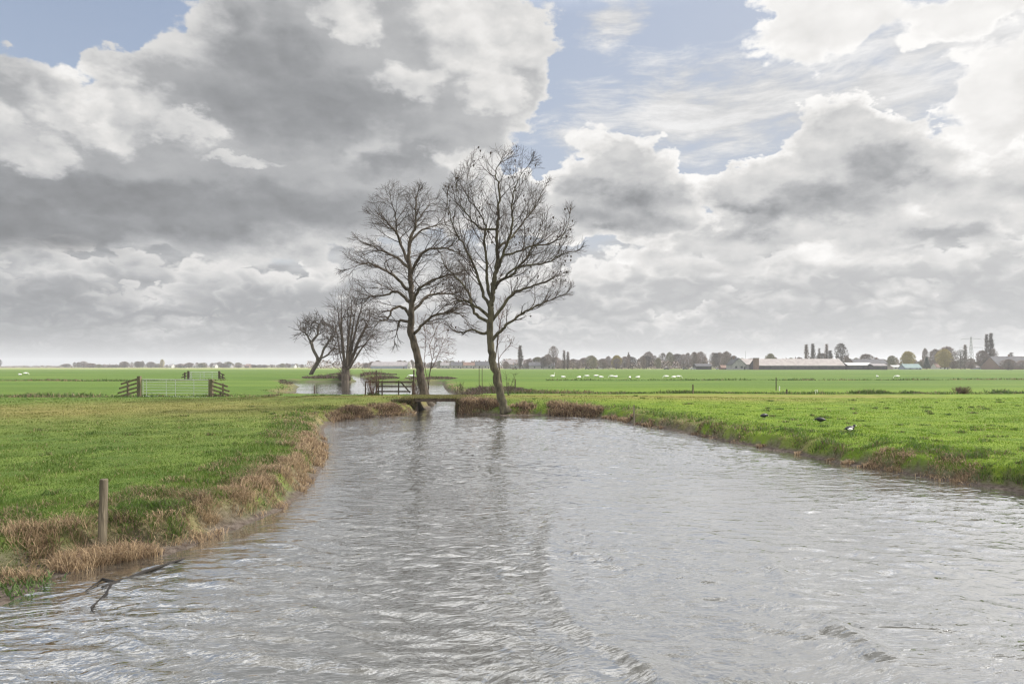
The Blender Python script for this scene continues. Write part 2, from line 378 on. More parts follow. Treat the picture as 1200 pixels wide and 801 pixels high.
def parts_H(x, y):
    d = wdist(x, y); rough = vnoise(x, y, .9, 3, 4)
    dd = d + (vnoise(x, y, 1.6, 11, 3) - .5) * .55 * sstep(np.abs(d), 0.0, .5)
    dd = dd - .42 * (1 - sstep(x, -6.3, -5.2)) * (1 - sstep(y, 10.2, 11.5)) * sstep(d, 0, .05)
    land = .05 * sstep(np.maximum(dd, d * .12), 0, .22) + .40 * sstep(dd, .20, .62) + .15 * sstep(dd, .6, 2.0)
    cause = .31 * gauss((y - 46.8) / 3.6) * sstep(x, -26, -10) * (1 - sstep(x, 6, 22)) * sstep(dd, .1, 1.0)
    low = .22 * sstep(y, 60, 75) * 0
    lump = (rough - .5) * (.10 + .16 * sstep(x, -2, 3) * (1 - sstep(dd, 1.6, 3))) * sstep(dd, .1, .5) * (1 - .55 * sstep(dd, 2.0, 4.0))
    und = (vnoise(x, y, .06, 21, 2) - .5) * .16 * sstep(dd, 3, 12) * (1 - sstep(y, 200, 700))
    dl = gauss((y - ditch_l(x)) / .75) * (1 - sstep(x, -21, -18.2)) * .42
    dr = gauss((y - ditch_r(x)) / .8) * sstep(x, -1.5, 1.0) * .40
    dr2 = gauss((y - 118 - .03 * x) / 1.2) * sstep(x, 4, 8) * .35 + gauss((y - 112 + .02 * x) / 1.2) * (1 - sstep(x, -52, -47)) * .35
    xc = x + 4.85 + (y - 45.3) * .03
    fill = (sstep(np.abs(xc) - .09 * np.clip(y - 43.6, 0, 9) * (x < -4.85), 1.45, 1.6) * (1 - sstep(np.abs(xc), 3.4, 4.6)) * sstep(y, 43.25, 43.6) * (1 - sstep(y, 49, 52)))
    h = np.where(d > 0, land + cause + lump + und - dl - dr - dr2, -.06 - .5 * sstep(-d, 0, 1.5))
    h = np.maximum(h, fill * .72 + (1 - fill) * -9)
    return h, d
def H(x, y): return float(parts_H(np.array([x]), np.array([y]))[0][0])
def axis(dense_a, dense_b, step, lo, hi, grow=1.09):
    a = list(np.arange(dense_a, dense_b + 1e-6, step)); s = step; v = dense_b
    while v < hi: s *= grow; v += s; a.append(v)
    s = step; v = dense_a; pre = []
    while v > lo: s *= grow; v -= s; pre.append(v)
    return np.array(pre[::-1] + a)
ys = list(np.arange(4, 24, .11)) + list(np.arange(24, 66, .2)); v = ys[-1]; s_ = .2
while v < 6000: s_ *= 1.035; v += s_; ys.append(v)
v = 4.0; s_ = .11
pre = []
while v > -45: s_ *= 1.15; v -= s_; pre.append(v)
ys = np.array(pre[::-1] + ys)
xs = axis(-20, 24, .13, -6000, 6000, 1.055)
X, Y = np.meshgrid(xs, ys)
Z, DW = parts_H(X.ravel(), Y.ravel())
x, y = X.ravel(), Y.ravel()
n_a = vnoise(x, y, .35, 31, 4); n_b = vnoise(x, y, .09, 41, 3); n_c = vnoise(x, y, 1.7, 51, 3)
mud = np.maximum(1 - sstep(Z, .04, .12), (1 - sstep(Z, .22, .42)) * .8 * sstep(n_c, .38, .55))
dry = sstep(DW, .0, .35) * (1 - sstep(DW, .9, 2.2)) * sstep(n_a, .36, .6)
path_l = gauss((y - 38 - .15 * (x + 12)) / 8.5) * (1 - sstep(x, -7, -4)) * (.5 + .9 * n_b) * .95
path_c = gauss((y - 47.5) / 3.2) * sstep(x, -30, -8) * (1 - sstep(x, 12, 30))
path_r = gauss((y - 53.5) / 3.0) * sstep(x, -4, 2) * (1 - sstep(x, 26, 38)) * .9
olive = np.clip(np.maximum(np.maximum(path_l, path_c), path_r) * 1.0 + (n_b - .5) * .3 * (x < 0) * (y < 60), 0, 1)
dg = np.maximum(gauss((y - ditch_l(x)) / 1.0) * (x < -18), gauss((y - ditch_r(x)) / 1.1) * (x > -1))
dry = np.clip(dry + dg * .55 * sstep(n_a, .35, .6), 0, 1)
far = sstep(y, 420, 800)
zone = np.stack([np.clip(olive, 0, 1), np.clip(mud, 0, 1), dry, far], 1)
nx, ny = len(xs), len(ys)
ii = np.arange(nx - 1)[None, :] + np.arange(ny - 1)[:, None] * nx
quads = np.stack([ii, ii + 1, ii + nx + 1, ii + nx], -1).reshape(-1, 4)

m, nt, b, g_ = new_mat('pasture'); M['pasture'] = m
at_ = nt.nodes.new('ShaderNodeAttribute'); at_.attribute_name = 'zone'
sp = nt.nodes.new('ShaderNodeSeparateColor'); nt.links.new(at_.outputs['Color'], sp.inputs[0])
pos = geo(nt)
fine = g_.noise(pos, 9, 6, .7); med = g_.noise(pos, .8, 5, .6)
Pf = g_.v('MULTIPLY', pos, (.02, .12, 1)); strips = g_.noise(Pf, 1.0, 4, .55)
sx = nt.nodes.new('ShaderNodeSeparateXYZ'); g_.put(sx.inputs[0], pos)
rightness = g_.ss(sx.outputs[0], -8, 12)
green = g_.mix(g_.ss(med, .3, .7), (.055, .10, .016), (.105, .155, .026))
green_r = g_.mix(g_.ss(med, .3, .7), (.085, .145, .011), (.15, .215, .02))
green = g_.mix(rightness, green, green_r)
green = g_.mix(g_.m('MULTIPLY', g_.ss(fine, .45, .75), .45), green, (.035, .06, .015))
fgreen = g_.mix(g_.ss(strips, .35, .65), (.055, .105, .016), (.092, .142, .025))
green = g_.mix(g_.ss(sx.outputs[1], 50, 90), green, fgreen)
ol = g_.mix(g_.ss(med, .35, .65), (.15, .125, .035), (.21, .165, .065))
c = g_.mix(g_.m('MULTIPLY', sp.outputs[0], .75), green, ol)
dr = g_.mix(g_.ss(fine, .35, .65), (.10, .075, .045), (.21, .165, .10))
c = g_.mix(g_.m('MULTIPLY', sp.outputs[2], .7), c, dr)
c = g_.mix(sp.outputs[1], c, g_.mix(g_.ss(fine, .35, .65), (.055, .042, .034), (.12, .10, .085)))
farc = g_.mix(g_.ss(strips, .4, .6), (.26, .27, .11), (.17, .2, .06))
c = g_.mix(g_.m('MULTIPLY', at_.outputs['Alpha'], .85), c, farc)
g_.put(b.inputs['Base Color'], c); b.inputs['Roughness'].default_value = .95; b.inputs['Specular IOR Level'].default_value = .15
bn = nt.nodes.new('ShaderNodeBump'); bn.inputs['Strength'].default_value = .7; bn.inputs['Distance'].default_value = .12
g_.put(bn.inputs['Height'], g_.m('ADD', fine, g_.m('MULTIPLY', g_.noise(pos, 2.2, 5, .6), 1.2))); nt.links.new(bn.outputs[0], b.inputs['Normal'])
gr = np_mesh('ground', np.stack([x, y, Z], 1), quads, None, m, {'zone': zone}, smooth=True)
tag(gr, 'flat green polder pasture with soft banks round the pond', 'ground', kind='structure')

# ---------------------------------------------------------------- water
m, nt, b, g_ = new_mat('pond_water'); M['water'] = m
pos = geo(nt)
q = g_.v('MULTIPLY', pos, (1, 1.0, 1))
rot = nt.nodes.new('ShaderNodeMapping'); rot.inputs['Rotation'].default_value = (0, 0, R(-14)); g_.put(rot.inputs[0], pos)
qr = g_.v('MULTIPLY', rot.outputs[0], (.45, 1.0, 1))
warp_ = g_.v('MULTIPLY', g_.v('SUBTRACT', g_.noise(pos, .5, 3, .5, col=True), (.5, .5, .5)), (1.0, 1.0, 0))
qr = g_.v('ADD', qr, warp_)
r1 = g_.noise(qr, 3.2, 2, .45); r2 = g_.noise(qr, 10.0, 2, .5); r3 = g_.noise(g_.v('MULTIPLY', qr, (1.2, 1, 1)), 42.0, 2, .6)
gust = g_.ss(g_.noise(g_.v('MULTIPLY', pos, (1, .5, 1)), .22, 4, .55), .36, .62, .35, 1.25)
sx = nt.nodes.new('ShaderNodeSeparateXYZ'); g_.put(sx.inputs[0], pos)
hh = g_.m('ADD', g_.m('MULTIPLY', r1, .050), g_.m('ADD', g_.m('MULTIPLY', r2, .026), g_.m('MULTIPLY', r3, .0018)))
hh = g_.m('MULTIPLY', hh, g_.m('MULTIPLY', gust, g_.ss(sx.outputs[1], 50, 62, 1.0, .12)))   # the pond behind the causeway lies sheltered
bn = nt.nodes.new('ShaderNodeBump'); bn.inputs['Strength'].default_value = 1.0; bn.inputs['Distance'].default_value = 1.0
g_.put(bn.inputs['Height'], hh)
b.inputs['Base Color'].default_value = (.06, .06, .055, 1); b.inputs['Roughness'].default_value = .5; b.inputs['Specular IOR Level'].default_value = 0
gl = nt.nodes.new('ShaderNodeBsdfGlossy'); gl.inputs['Roughness'].default_value = .02; gl.inputs['Color'].default_value = (.985, .985, .98, 1)
lw = nt.nodes.new('ShaderNodeLayerWeight'); lw.inputs[0].default_value = .5; nt.links.new(bn.outputs[0], lw.inputs['Normal'])
mx = nt.nodes.new('ShaderNodeMixShader'); g_.put(mx.inputs[0], g_.m('ADD', g_.ss(lw.outputs['Facing'], .38, .78, .08, .79, 'LINEAR'), g_.ss(lw.outputs['Facing'], .92, .98, 0, .18, 'LINEAR')))
nt.links.new(bn.outputs[0], gl.inputs['Normal']); nt.links.new(b.outputs[0], mx.inputs[1]); nt.links.new(gl.outputs[0], mx.inputs[2])
nt.links.new(mx.outputs[0], nt.nodes['Material Output'].inputs[0])
# real wave relief near the camera, flat sheet farther out
wy = [-14.0]; 
wy = list(np.arange(-14, 3, 1.0)) + list(np.arange(3, 20, .05)) + list(np.arange(20, 44, .11)); v = wy[-1]; s_ = .11
while v < 262: s_ *= 1.08; v += s_; wy.append(v)
wy = np.array(wy); wx = axis(-13, 17, .075, -75, 27, 1.12)
X, Y = np.meshgrid(wx, wy); x, y = X.ravel(), Y.ravel()
wz = np.zeros_like(x); rr = random.Random(5)
calm = sstep(vnoise(x, y, .22, 77, 3), .3, .65) * .8 + .2
for k in range(34):
    lam = .28 * (1.12 ** (k % 17)) ; ang = R(rr.gauss(74, 24)); ph = rr.uniform(0, 6.28)
    kx, ky = math.cos(ang) * 6.2832 / lam, math.sin(ang) * 6.2832 / lam
    wob = (vnoise(x, y, .45, 100 + k, 2) - .5) * 7
    a_ = .0030 * (lam / .5) ** .9
    s1 = np.sin(kx * x + ky * y + ph + wob)
    wz += a_ * (1 - np.abs(s1)) * 1.6 * sstep(vnoise(x, y, .5, 200 + k, 2), .35, .65)
wz *= calm * sstep(-wdist(x, y), 0.0, 1.2) * (1 - sstep(y, 40, 60))
# two long wakes crossing the foreground
def ridge(pts, w, a):
    out = np.zeros_like(x); d2 = np.full(x.shape, 1e9); P_ = [on_level(*p) for p in pts]
    for i in range(len(P_) - 1):
        ax, ay = P_[i]; bx, by = P_[i + 1]; ex, ey = bx - ax, by - ay
        t = np.clip(((x - ax) * ex + (y - ay) * ey) / (ex * ex + ey * ey), 0, 1)
        d2 = np.minimum(d2, (x - ax - t * ex) ** 2 + (y - ay - t * ey) ** 2)
    d = np.sqrt(d2) + (vnoise(x, y, 2.2, 301, 3) - .5) * .25
    return a * gauss(d / w)
wz += ridge([(652, 600), (640, 650), (645, 690), (680, 740), (760, 790), (830, 850)], .17, .042)
wz += ridge([(885, 640), (925, 690), (985, 740), (1060, 790), (1130, 850)], .13, .045) * (.3 + 1.2 * sstep(vnoise(x, y, 1.6, 303, 2), .4, .6))
wz += ridge([(690, 690), (740, 760), (800, 830)], .15, .02)
wz += ridge([(215, 657), (170, 668), (140, 682), (112, 700)], .10, .02)
nx, ny = len(wx), len(wy)
ii = np.arange(nx - 1)[None, :] + np.arange(ny - 1)[:, None] * nx
quads = np.stack([ii, ii + 1, ii + nx + 1, ii + nx], -1).reshape(-1, 4)
wat = np_mesh('water', np.stack([x, y, wz - .004], 1), quads, None, m, smooth=True)
tag(wat, 'wind-rippled grey water of the polder pond', 'water', kind='structure')
# ---------------------------------------------------------------- grass blades
def leaf_mat(name):
    m, nt, b, g_ = new_mat(name)
    a = nt.nodes.new('ShaderNodeAttribute'); a.attribute_name = 'tint'
    nt.links.new(a.outputs['Color'], b.inputs['Base Color']); b.inputs['Roughness'].default_value = .6; b.inputs['Specular IOR Level'].default_value = .25
    tr = nt.nodes.new('ShaderNodeBsdfTranslucent'); nt.links.new(a.outputs['Color'], tr.inputs['Color'])
    mx = nt.nodes.new('ShaderNodeMixShader'); mx.inputs[0].default_value = .38
    out = nt.nodes['Material Output']; nt.links.new(b.outputs[0], mx.inputs[1]); nt.links.new(tr.outputs[0], mx.inputs[2]); nt.links.new(mx.outputs[0], out.inputs[0])
    return m
M['blade'] = leaf_mat('grass_blade')
def blades(name, x, y, z, hgt, wid, colr, lean, mat=None, droop=.5):
    """x,y,z,hgt,wid,(n,3) colour,lean amount -> one mesh of bent blades (quad + tri)"""
    n = len(x); th = rng.uniform(0, 2 * np.pi, n); la = rng.uniform(0, 2 * np.pi, n)
    l = lean * rng.uniform(.3, 1.2, n) * hgt
    sx_, sy_ = np.cos(th) * wid / 2, np.sin(th) * wid / 2
    lx, ly = np.cos(la) * l, np.sin(la) * l
    k1 = .55; up1 = hgt * k1; up2 = hgt * (1 - droop * np.clip(lean, 0, 1) * .5 * rng.uniform(.2, 1.4, n))
    P = np.zeros((n, 5, 3))
    P[:, 0] = np.stack([x - sx_, y - sy_, z], 1); P[:, 1] = np.stack([x + sx_, y + sy_, z], 1)
    P[:, 2] = np.stack([x + sx_ * .8 + lx * .35, y + sy_ * .8 + ly * .35, z + up1], 1)
    P[:, 3] = np.stack([x - sx_ * .8 + lx * .35, y - sy_ * .8 + ly * .35, z + up1], 1)
    P[:, 4] = np.stack([x + lx, y + ly, z + up2], 1)
    b_ = np.arange(n)[:, None] * 5
    C = np.ones((n, 5, 4)); C[:, :, :3] = colr[:, None, :]
    return np_mesh(name, P.reshape(-1, 3), b_ + np.array([[0, 1, 2, 3]]), b_ + np.array([[3, 2, 4]]), mat or M['blade'], {'tint': C.reshape(-1, 4)})
def scatter(n, py0, py1, z=.6, px0=-160, px1=1360, pw=1.0):
    u = rng.uniform(0, 1, n) ** pw
    py = py0 + (py1 - py0) * u; Dm = (HC - z) * FX / (py - HY); Dm *= rng.uniform(.985, 1.015, n)
    px = rng.uniform(px0, px1, n); return (px - CX) / FX * Dm, Dm
def mixc(a, b, t): return np.array(a)[None] * (1 - t[:, None]) + np.array(b)[None] * t[:, None]
# pasture turf, near to 60 m
x, y = scatter(560000, 466, 700, pw=1.25)
h, d = parts_H(x, y); k = (d > .5) & ~((np.abs(x - (-4.85)) < 2.2) & (y > 42) & (y < 50) & (h < .5)); x, y, h, d = x[k], y[k], h[k], d[k]
n = len(x); tus = vnoise(x, y, 1.3, 61, 3); pt = vnoise(x, y, .35, 31, 4); nb = vnoise(x, y, .09, 41, 3)
hg = (.028 + .045 * sstep(tus, .42, .72)) * rng.uniform(.6, 1.4, n) * (1 + .9 * (1 - sstep(d, 1, 3)))
wd = np.maximum(.0045, y * .00075)
rgt = sstep(x, -8, 12)
t = np.clip(vnoise(x, y, .8, 71, 3) * 1.4 - .2 + rng.normal(0, .18, n), 0, 1)
cl = mixc((.048, .10, .014), (.108, .16, .026), t) * (1 - rgt[:, None]) + mixc((.07, .14, .01), (.15, .225, .02), t) * rgt[:, None]
ol = np.clip(gauss((y - 38 - .15 * (x + 12)) / 8.5) * (x < -5) * (.5 + .9 * nb) * .95 + gauss((y - 47.5) / 3.2) * sstep(x, -30, -8) * (1 - sstep(x, 12, 30)) + gauss((y - 53.5) / 3.0) * sstep(x, -4, 2) * (1 - sstep(x, 26, 38)) + (nb - .5) * .3 * (x < 0), 0, 1)
cl = cl * (1 - .7 * ol[:, None]) + np.array((.185, .15, .055))[None] * .7 * ol[:, None]
dry = rng.uniform(0, 1, n) < .05 + .25 * (1 - sstep(d, 1.0, 2.6)) * sstep(pt, .4, .6)
cl[dry] = mixc((.20, .15, .085), (.34, .27, .16), rng.uniform(0, 1, dry.sum()))
o = blades('grass', x, y, h - .005, hg, wd, cl, np.full(n, .7)); tag(o, 'short green pasture grass covering the near fields', 'grass', kind='stuff')
# scattered darker tussocks
cx, cy = scatter(900, 468, 640); k = (wdist(cx, cy) > .9) & ((cx > 0) | (rng.uniform(0, 1, len(cx)) < .3)); cx, cy = cx[k], cy[k]; m_ = 46
x = np.repeat(cx, m_) + rng.normal(0, .07, len(cx) * m_) * np.repeat(rng.uniform(.6, 2.2, len(cx)), m_); y = np.repeat(cy, m_) + rng.normal(0, .07, len(cx) * m_) * np.repeat(rng.uniform(.6, 2, len(cx)), m_)
h, d = parts_H(x, y); n = len(x); hg = np.repeat(rng.uniform(.07, .15, len(cx)), m_) * rng.uniform(.5, 1.2, n); t = rng.uniform(0, 1, n)
cl = mixc((.03, .06, .012), (.085, .14, .022), t); u = rng.uniform(0, 1, n) < np.repeat(rng.uniform(0, .45, len(cx)), m_); cl[u] = mixc((.10, .08, .045), (.26, .2, .11), t[u])
o = blades('tussocks', x, y, h - .01, hg, np.maximum(.005, y * .0008), cl, np.full(n, .9)); tag(o, 'darker uneven grass tussocks scattered over the pasture', 'grass', kind='stuff')
# longer rough growth along every bank
n0 = 1500000
x, y = scatter(n0, 452, 735, z=.35, pw=1.0)
d = wdist(x, y); k = (d > .06) & (d < 2.3) ; x, y, d = x[k], y[k], d[k]
h, d = parts_H(x, y)
tus = vnoise(x, y, 1.9, 81, 3); pt = vnoise(x, y, .55, 91, 3)
near_left = (x < -2) & (y < 41)
keep = rng.uniform(0, 1, len(x)) < np.clip(.25 + 1.3 * sstep(tus, .4, .65), 0, 1) * sstep(h, .05, .14) * (1 - .6 * sstep(d, 1.0, 2.3))
keep &= ~((x > xl - .9) & (x < xr + .9) & (y > 42.4) & (y < 50))
x, y, h, d, tus, pt, near_left = (a[keep] for a in (x, y, h, d, tus, pt, near_left)); n = len(x)
hg = (.06 + .16 * sstep(tus, .45, .75)) * rng.uniform(.5, 1.4, n) * (1 - .35 * sstep(d, .9, 2.3))
wd = np.maximum(.005, y * .0008)
t = rng.uniform(0, 1, n)
green = mixc((.035, .085, .014), (.12, .19, .03), t); tan = mixc((.16, .115, .065), (.38, .29, .18), t); brown = mixc((.06, .04, .03), (.14, .095, .07), t)
shore_t = 1 - sstep(d, .45, 1.5)
pd = np.clip(sstep(pt, .38, .62) * (.30 + .55 * shore_t), 0, .9) * np.where(x < 0, 1.25, .6)
u = rng.uniform(0, 1, n); cl = green.copy(); cl[u < pd] = tan[u < pd]; rb = (u < pd) & (x > 2) & (rng.uniform(0, 1, n) < .6); cl[rb] = mixc((.05, .05, .02), (.13, .12, .05), t)[rb]; s2 = (u >= pd) & (u < pd + .10 + .15 * shore_t); cl[s2] = brown[s2]
o = blades('bank_grass', x, y, h - .01, hg, wd, cl, np.where(u < pd, 1.1, .8), droop=.9); tag(o, 'tangled green and straw coloured grass along the pond banks', 'grass', kind='stuff')
print('bank blades', n)
# dry reed clumps: long drooping straw blades at the water's edge
xs_, ys_, hs_ = [], [], []
def clump(cx, cy, r, nb_, hh_):
    if cy < 20: cy += .38; cx -= .1
    a = rng.uniform(0, 6.283, nb_); q = np.sqrt(rng.uniform(0, 1, nb_)) * r
    xs_.append(cx + np.cos(a) * q * 1.25); ys_.append(cy + np.sin(a) * q * .8); hs_.append(hh_ * rng.uniform(.45, 1.25, nb_) * (1 - .35 * (q / r) ** 2))
CL = [(92, 652, .42, 1300, .42), (128, 645, .42, 1300, .40), (150, 640, .32, 700, .34), (70, 640, .3, 300, .36), (25, 650, .35, 700, .36), (8, 668, .3, 400, .3), (190, 628, .3, 250, .24), (245, 622, .3, 450, .26), (268, 615, .25, 300, .24),
      (318, 585, .35, 300, .26), (350, 566, .3, 220, .24), (170, 612, .25, 120, .2)]
for a in CL: clump(*on_level(a[0], a[1], .25), *a[2:])
def shore(px): return on_level(px, np.interp(px, [366, 374, 384, 385, 386, 400, 430, 484, 537, 590, 625, 665, 700, 745, 800, 850, 900, 950, 1000, 1060, 1120, 1200], [568, 556, 537, 510, 496, 491.5, 489, 484.8, 484.8, 486.6, 486.2, 487, 489, 497.5, 507, 517, 527, 536, 546, 555.5, 565, 578]), 0)
for px in np.arange(388, 488, 2.6):
    if vnoise(px, 0., .07, 8, 2) < .42: continue
    q = shore(px); clump(q[0], q[1] + rng.uniform(.2, 1.5), rng.uniform(.3, .5), 260, rng.uniform(.25, .5))
for px in np.arange(537, 700, 3.2):
    if vnoise(px, 0., .06, 9, 2) < .45 and px > 560: continue
    if 578 < px < 606: continue
    q = shore(px); clump(q[0], q[1] + rng.uniform(.2, 1.1), rng.uniform(.25, .6), rng.uniform(80, 260).__int__(), rng.uniform(.2, .65))
for px in np.arange(537, 580, 4): q = shore(px); clump(q[0], q[1] + .9, .5, 240, .75)
for i in range(16):
    px = rng.uniform(690, 760); q = shore(px); clump(q[0], q[1] + rng.uniform(.1, .9), rng.uniform(.2, .4), 200, rng.uniform(.2, .4))
for i in range(16):
    px = rng.uniform(262, 372); py = np.interp(px, [262, 305, 335, 354, 372], [624, 606, 594, 578, 558]); q = on_level(px, py, 0); clump(q[0] - rng.uniform(.15, .7), q[1] + rng.uniform(.05, .5), rng.uniform(.2, .4), rng.integers(120, 300), rng.uniform(.2, .34))
for i in range(12):
    px = rng.uniform(372, 386); q = on_level(px, rng.uniform(500, 560), 0); d_ = float(wdist(q[0], q[1])); clump(q[0] - max(0, .4 - d_), q[1], rng.uniform(.25, .5), 260, rng.uniform(.2, .4))
for i in range(34):
    px = rng.uniform(745, 1190); q = shore(px); clump(q[0], q[1] + rng.uniform(.1, 1.0), rng.uniform(.15, .45), 150, rng.uniform(.1, .22))
x, y, hg = (np.concatenate(a) for a in (xs_, ys_, hs_)); h, d = parts_H(x, y); k = (d > .0) & ~((x > xl - .5) & (x < xr + .5) & (y > 42.4) & (y < 50)); x, y, hg, h = x[k], y[k], hg[k], h[k]; n = len(x)
cl = mixc((.17, .115, .07), (.46, .35, .22), rng.uniform(0, 1, n)); br = rng.uniform(0, 1, n) < np.where(y > 24, .4, .12); cl[br] = mixc((.07, .045, .035), (.17, .11, .08), rng.uniform(0, 1, br.sum()))
o = blades('dry_reeds', x, y, h - .02, hg, np.maximum(.007, y * .0008), cl, rng.uniform(.5, 1.5, n), droop=1.3); tag(o, 'dead straw coloured reeds drooping over the waterline', 'reeds', kind='stuff')
# rank growth along the ditches and round the far pond
X_, Y_ = [], []
a = rng.uniform(-75, -18.6, 26000); X_.append(a); Y_.append(ditch_l(a) + rng.normal(0, .75, len(a)))
a = rng.uniform(-1.5, 60, 44000); X_.append(a); Y_.append(ditch_r(a) + rng.normal(.2, .7, len(a)))
a = rng.uniform(6, 110, 9000); X_.append(a); Y_.append(118 + .03 * a + rng.normal(0, 1.3, len(a)))
a = rng.uniform(-110, -48, 9000); X_.append(a); Y_.append(112 - .02 * a + rng.normal(0, 1.3, len(a)))
x, y = np.concatenate(X_), np.concatenate(Y_); h, d = parts_H(x, y); n = len(x)
pt = vnoise(x, y, .35, 95, 3); hg = (.10 + .30 * sstep(pt, .35, .7)) * rng.uniform(.4, 1.3, n)
t = rng.uniform(0, 1, n); cl = mixc((.03, .06, .014), (.09, .14, .03), t); u = rng.uniform(0, 1, n) < .12 + .5 * sstep(vnoise(x, y, .15, 96, 2), .45, .7); cl[u] = mixc((.11, .08, .055), (.28, .21, .13), t[u])
o = blades('ditch_weeds', x, y, h - .02, hg, np.maximum(.02, y * .0009), cl, np.full(n, .8)); tag(o, 'dark rank weeds filling the field ditches', 'weeds', kind='stuff')
# low brown bramble round the far pond and behind the bridge
X_, Y_, H_ = [], [], []
def bush(px0, px1, D0, D1, n_, hh_):
    Dm = rng.uniform(D0, D1, n_); px = rng.uniform(px0, px1, n_); u = (px - (px0 + px1) / 2) / ((px1 - px0) / 2); w = (Dm - (D0 + D1) / 2) / ((D1 - D0) / 2)
    nz = vnoise(px, Dm * 2, .22, 7, 3); k = (1 - u * u) * (1 - .8 * w * w) * 1.3 * nz
    f = k > .16; px, Dm, k, nz = px[f], Dm[f], k[f], nz[f]
    X_.append((px - CX) / FX * Dm); Y_.append(Dm); H_.append(hh_ * 2.0 * np.clip(k, 0, 1) ** .8 * (.3 + vnoise(px, Dm, .7, 17, 3)))
bush(524, 632, 59, 70, 14000, .42); bush(500, 545, 54, 57, 3000, .25)
bush(350, 412, 132, 150, 4500, .6); bush(428, 470, 130, 146, 3000, .6); bush(470, 540, 124, 140, 3500, .45); bush(380, 470, 190, 210, 3500, .8); bush(395, 412, 131, 134, 1000, 1.4)
bush(325, 345, 90, 128, 1500, .3); bush(345, 428, 51.5, 53.5, 5000, .14); bush(430, 446, 51.5, 54, 1500, .4)
x, y, hg = (np.concatenate(a) for a in (X_, Y_, H_)); h, d = parts_H(x, y); k = d > 0; x, y, hg, h = x[k], y[k], hg[k], h[k]; n = len(x)
t = rng.uniform(0, 1, n); cl = mixc((.045, .03, .03), (.15, .10, .085), t); u = rng.uniform(0, 1, n) < np.where((y < 54) & (x < -10), .75, .22); cl[u] = mixc((.03, .06, .014), (.09, .13, .03), t[u])
o = blades('brambles', x, y, h - .02, hg * rng.uniform(.4, 1.2, n), np.maximum(.02, y * .0009), cl, np.full(n, .9)); tag(o, 'low purple-brown brambles round the far pond and bridge', 'brambles', kind='stuff')
# broad leaved weeds at the left shore
X_, Y_, Z_, HG, A_ = [], [], [], [], []
for (px, py) in [(8, 672), (22, 668), (42, 668), (52, 662), (35, 676), (60, 668), (15, 680)]:
    cx, cy = on_level(px, py, .2)
    a = rng.uniform(0, 6.28, 26); q = rng.uniform(.02, .25, 26); X_.append(cx + np.cos(a) * q); Y_.append(cy + np.sin(a) * q); HG.append(rng.uniform(.04, .15, 26))
x, y, hg = (np.concatenate(a) for a in (X_, Y_, HG)); h, d = parts_H(x, y); n = len(x)
o = blades('leafy_weeds', x, y, h + .01, hg, np.full(n, .022), mixc((.035, .075, .02), (.11, .16, .05), rng.uniform(0, 1, n)), np.full(n, 1.0)); tag(o, 'fresh green leafy weeds at the muddy left shore', 'weeds', kind='stuff')
# ---------------------------------------------------------------- bare trees by space colonisation
def in_ell(n, c, r, rr):
    out = []
    while len(out) < n:
        p = Vector((rr.uniform(-1, 1), rr.uniform(-1, 1), rr.uniform(-1, 1)))
        if p.length < 1 and (p.length > .35 or rr.random() < .5): out.append(Vector((c[0] + p.x * r[0], c[1] + p.y * r[1], c[2] + p.z * r[2])))
    return out
def colonise(skel, attract, step, infl, kill, rr, up=.08, maxit=140, grav=0.0):
    """skel: list of (pos, parent, dir) ; grows towards attraction points, returns positions and parents"""
    pos = [p for p, q in skel]; par = [q for p, q in skel]; alive = list(attract)
    children = {}
    for it in range(maxit):
        if not alive: break
        kd = kdtree.KDTree(len(pos))
        for i, p in enumerate(pos): kd.insert(p, i)
        kd.balance()
        pull = {}; nxt = []
        for a in alive:
            c, i, dist = kd.find(a)
            if dist < kill: continue
            nxt.append(a)
            if dist < infl: pull.setdefault(i, []).append((a - pos[i]).normalized())
        if not pull: break
        alive = nxt; grew = 0
        for i, l in pull.items():
            v = Vector((0, 0, 0))
            for q in l: v += q
            if v.length < 1e-3: continue
            v = v.normalized() + Vector((rr.gauss(0, .15), rr.gauss(0, .15), rr.gauss(0, .15) + up - grav))
            if par[i] >= 0: v += (pos[i] - pos[par[i]]).normalized() * .95
            npos = pos[i] + v.normalized() * step
            key = (i, round(npos.x, 1), round(npos.y, 1), round(npos.z, 1))
            if key in children: continue
            children[key] = 1; pos.append(npos); par.append(i); grew += 1
        if not grew: break
        if it > 6 and grew < 2: break
    return pos, par
def densify(polys, step, rr, depthjit=.4):
    """polylines [(parent polyline, [points])] -> skeleton nodes joined at their nearest earlier node"""
    nodes = []
    for pts in polys:
        pts = [Vector(p) for p in pts]; prev = -1
        if nodes:
            dists = [(nodes[i][0] - pts[0]).length for i in range(len(nodes))]; prev = int(np.argmin(dists))
        seg = []
        for a, b in zip(pts[:-1], pts[1:]):
            k = max(1, int((b - a).length / step))
            for j in range(k):
                seg.append(a.lerp(b, j / k))
        seg.append(pts[-1])
        if nodes: seg = seg[1:] if (seg[0] - nodes[prev][0]).length < step * .7 else seg
        for i, p in enumerate(seg):
            j = Vector((rr.gauss(0, .05), rr.gauss(0, .05), rr.gauss(0, .05))) * step if i else Vector()
            nodes.append((p + j, prev)); prev = len(nodes) - 1
    return nodes
